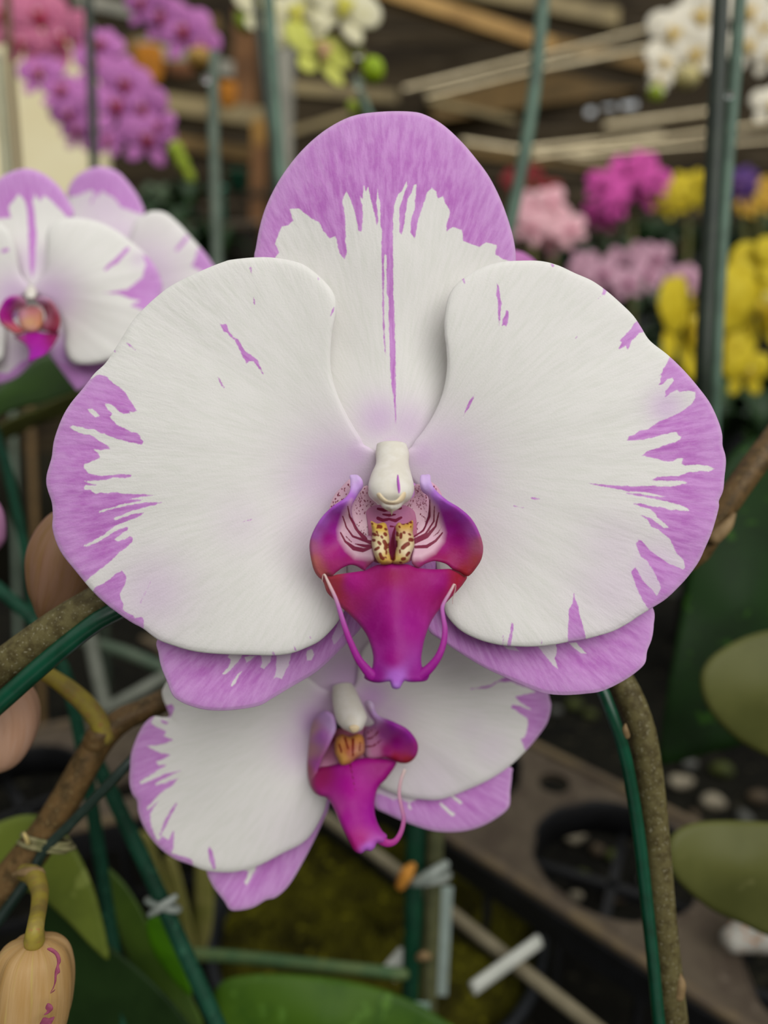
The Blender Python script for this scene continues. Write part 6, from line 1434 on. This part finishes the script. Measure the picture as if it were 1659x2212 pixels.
# spray stems
for lb, pts_, w_, d in (('thin stem carrying the rose and pink blossoms at top left', ((-20, -20), (60, 60), (120, 150), (160, 250), (178, 300)), 9, .87), ('thin stem carrying the pink spray right of the thin dark stake', ((200, 60), (245, 150), (290, 230), (345, 300), (380, 325), (396, 354), (412, 385)), 8, .765), ('thin stem of the hanging pink spray at the top', ((290, -30), (350, 40), (410, 90), (436, 125)), 8, .815),
                        ('thin green stem of the cream blossoms at the top', ((560, -20), (660, 10), (740, 60), (790, 120), (806, 150)), 9, .64), ('thin stem carrying the white blossoms at top right', ((1560, -30), (1510, 60), (1450, 110), (1425, 170), (1416, 205)), 9, .87), ('thin stem carrying the large yellow blossoms', ((1700, 560), (1630, 640), (1620, 720), (1605, 775)), 10, .72)):
    tag(ptube('flower_stalk', [(x, y, d, w_) for x, y in pts_], STEMG, n=30, sides=8), lb, 'stalk')

# stakes in the middle distance
STAKEG = mottled('weathered_stake', '#626e60', '#505c4f', 40, rough=0.55)
for lb, pts_, mt in (('thick dark stake standing upright at the right, beside the yellow blossoms', ((1559, -40, .31, 34), (1548, 200, .31, 35), (1537, 430, .31, 36), (1527, 640, .31, 36), (1519, 860, .313, 35), (1522, 1150, .345, 32), (1530, 1560, .37, 30)), STAKED), ('pale green stake leaning against the thick dark one at the right', ((1601, -40, .335, 27), (1586, 180, .335, 27), (1568, 400, .334, 27), (1554, 620, .333, 27), (1543, 870, .335, 27), (1535, 1150, .36, 26), (1545, 1560, .385, 26)), STAKEP),
                     ('leaning green stake rising behind the right side of the violet sepal', ((1176, -40, .42, 28), (1166, 80, .42, 29), (1148, 240, .42, 29), (1120, 400, .42, 28), (1095, 520, .42, 27), (1075, 640, .42, 26), (1010, 1000, .42, 26), (960, 1300, .42, 26), (905, 1700, .42, 26)), STAKE2 if 'STAKE2' in globals() else STAKEP), ('grey green stake with a clear bead, left of the violet sepal', ((463, 120, .50, 24), (461, 260, .50, 25), (466, 420, .50, 25), (470, 600, .50, 25), (482, 1100, .50, 25), (500, 1800, .50, 25)), STAKEG),
                     ('pale green stake touching the left edge of the violet sepal', ((578, -40, .46, 26), (586, 100, .46, 26), (598, 280, .46, 26), (612, 460, .46, 26), (640, 900, .46, 26), (690, 1760, .46, 26)), STAKEP), ('dark thin stake just left of the pale green one at the top', ((552, -40, .55, 18), (560, 80, .55, 18), (580, 250, .55, 16), (592, 360, .55, 16), (630, 900, .55, 16), (680, 1700, .55, 16)), STAKED),
                     ('thin dark stake between the two pink sprays at upper left', ((188, -40, .62, 20), (196, 120, .62, 21), (202, 300, .62, 21), (206, 480, .62, 21), (218, 1000, .62, 21), (236, 1800, .62, 21)), STAKED), ('thin brown stake near the top left corner', ((14, -40, .7, 16), (22, 150, .7, 16), (36, 330, .7, 16), (44, 460, .7, 16), (70, 1000, .7, 16), (100, 1800, .7, 16)), STEMB), ('thin grey stake at the left edge before the cream wall', ((-6, 120, .7, 13), (6, 260, .7, 13), (18, 440, .7, 13), (30, 1000, .7, 13), (50, 1800, .7, 13)), STAKEG), ('short teal stake tip behind the top of the violet sepal', ((768, 170, .6, 14), (785, 215, .6, 15), (806, 270, .6, 16), (830, 340, .6, 16), (880, 700, .6, 16), (900, 1500, .6, 16)), STAKEP)):
    tag(ptube('plant_stake', list(pts_), mt, n=40, sides=12), lb, 'stake')

GL, nt_, b_, o_ = new_mat('clear_bead'); b_.inputs['Transmission Weight'].default_value = 1.0; b_.inputs['Roughness'].default_value = 0.02; b_.inputs['IOR'].default_value = 1.33; b_.inputs['Base Color'].default_value = (1, 1, 1, 1)
for x, y, d, r_, lb in ((445, 170, .49, 9, 'clear highlight bead on the grey green stake left of the violet sepal'), (775, 182, .595, 11, 'clear highlight bead on the short teal stake tip'), (776, 118, .60, 9, 'clear highlight bead beside the lemon white blossom'), (1575, 205, .33, 8, 'clear highlight bead on the pale green stake at upper right')):  # clear beads added to catch the sky as bright highlight circles
    tag(lathe('highlight_bead', [P1(x, y + r_ * t_, d - .006) for t_ in (-1, -.95, -.6, 0, .6, .95, 1)], [r_ * k * d / F for k in (.03, .32, .8, 1, .8, .32, .03)], GL, None, sides=16, n=20), lb, 'highlight bead')

# =================================================================== light and camera
w = bpy.data.worlds.new('daylight'); SC.world = w; w.use_nodes = True
bg = w.node_tree.nodes['Background']
bg.inputs[0].default_value = lin4('#f1f3f2'); bg.inputs[1].default_value = 0.56
s = bpy.data.lights.new('sun', 'SUN'); s.energy = 2.2; s.angle = math.radians(55); s.color = (1.0, 0.985, 0.95)
so = bpy.data.objects.new('sun', s); COL.objects.link(so)
so.rotation_euler = Vector((-0.40, 0.72, -0.70)).to_track_quat('-Z', 'Y').to_euler()
cam = bpy.data.cameras.new('camera'); co = bpy.data.objects.new('camera', cam); COL.objects.link(co)
cam.sensor_fit = 'HORIZONTAL'; cam.sensor_width = 27.0; cam.lens = 27.0
cam.clip_start = 0.01; cam.clip_end = 100
co.location = Vector(CAM.tolist()); co.rotation_euler = (math.pi / 2 - PITCH, 0, 0)
cam.dof.use_dof = True; cam.dof.focus_distance = 0.1475; cam.dof.aperture_fstop = 27.0 / 3.4
SC.camera = co
vs = SC.view_settings
vs.view_transform = 'Standard'; vs.look = 'None'; vs.gamma = 1.0; vs.use_curve_mapping = False; vs.exposure = 0.17
SC.cycles.use_denoising = True
SC.cycles.max_bounces = 8
SC.cycles.transparent_max_bounces = 8
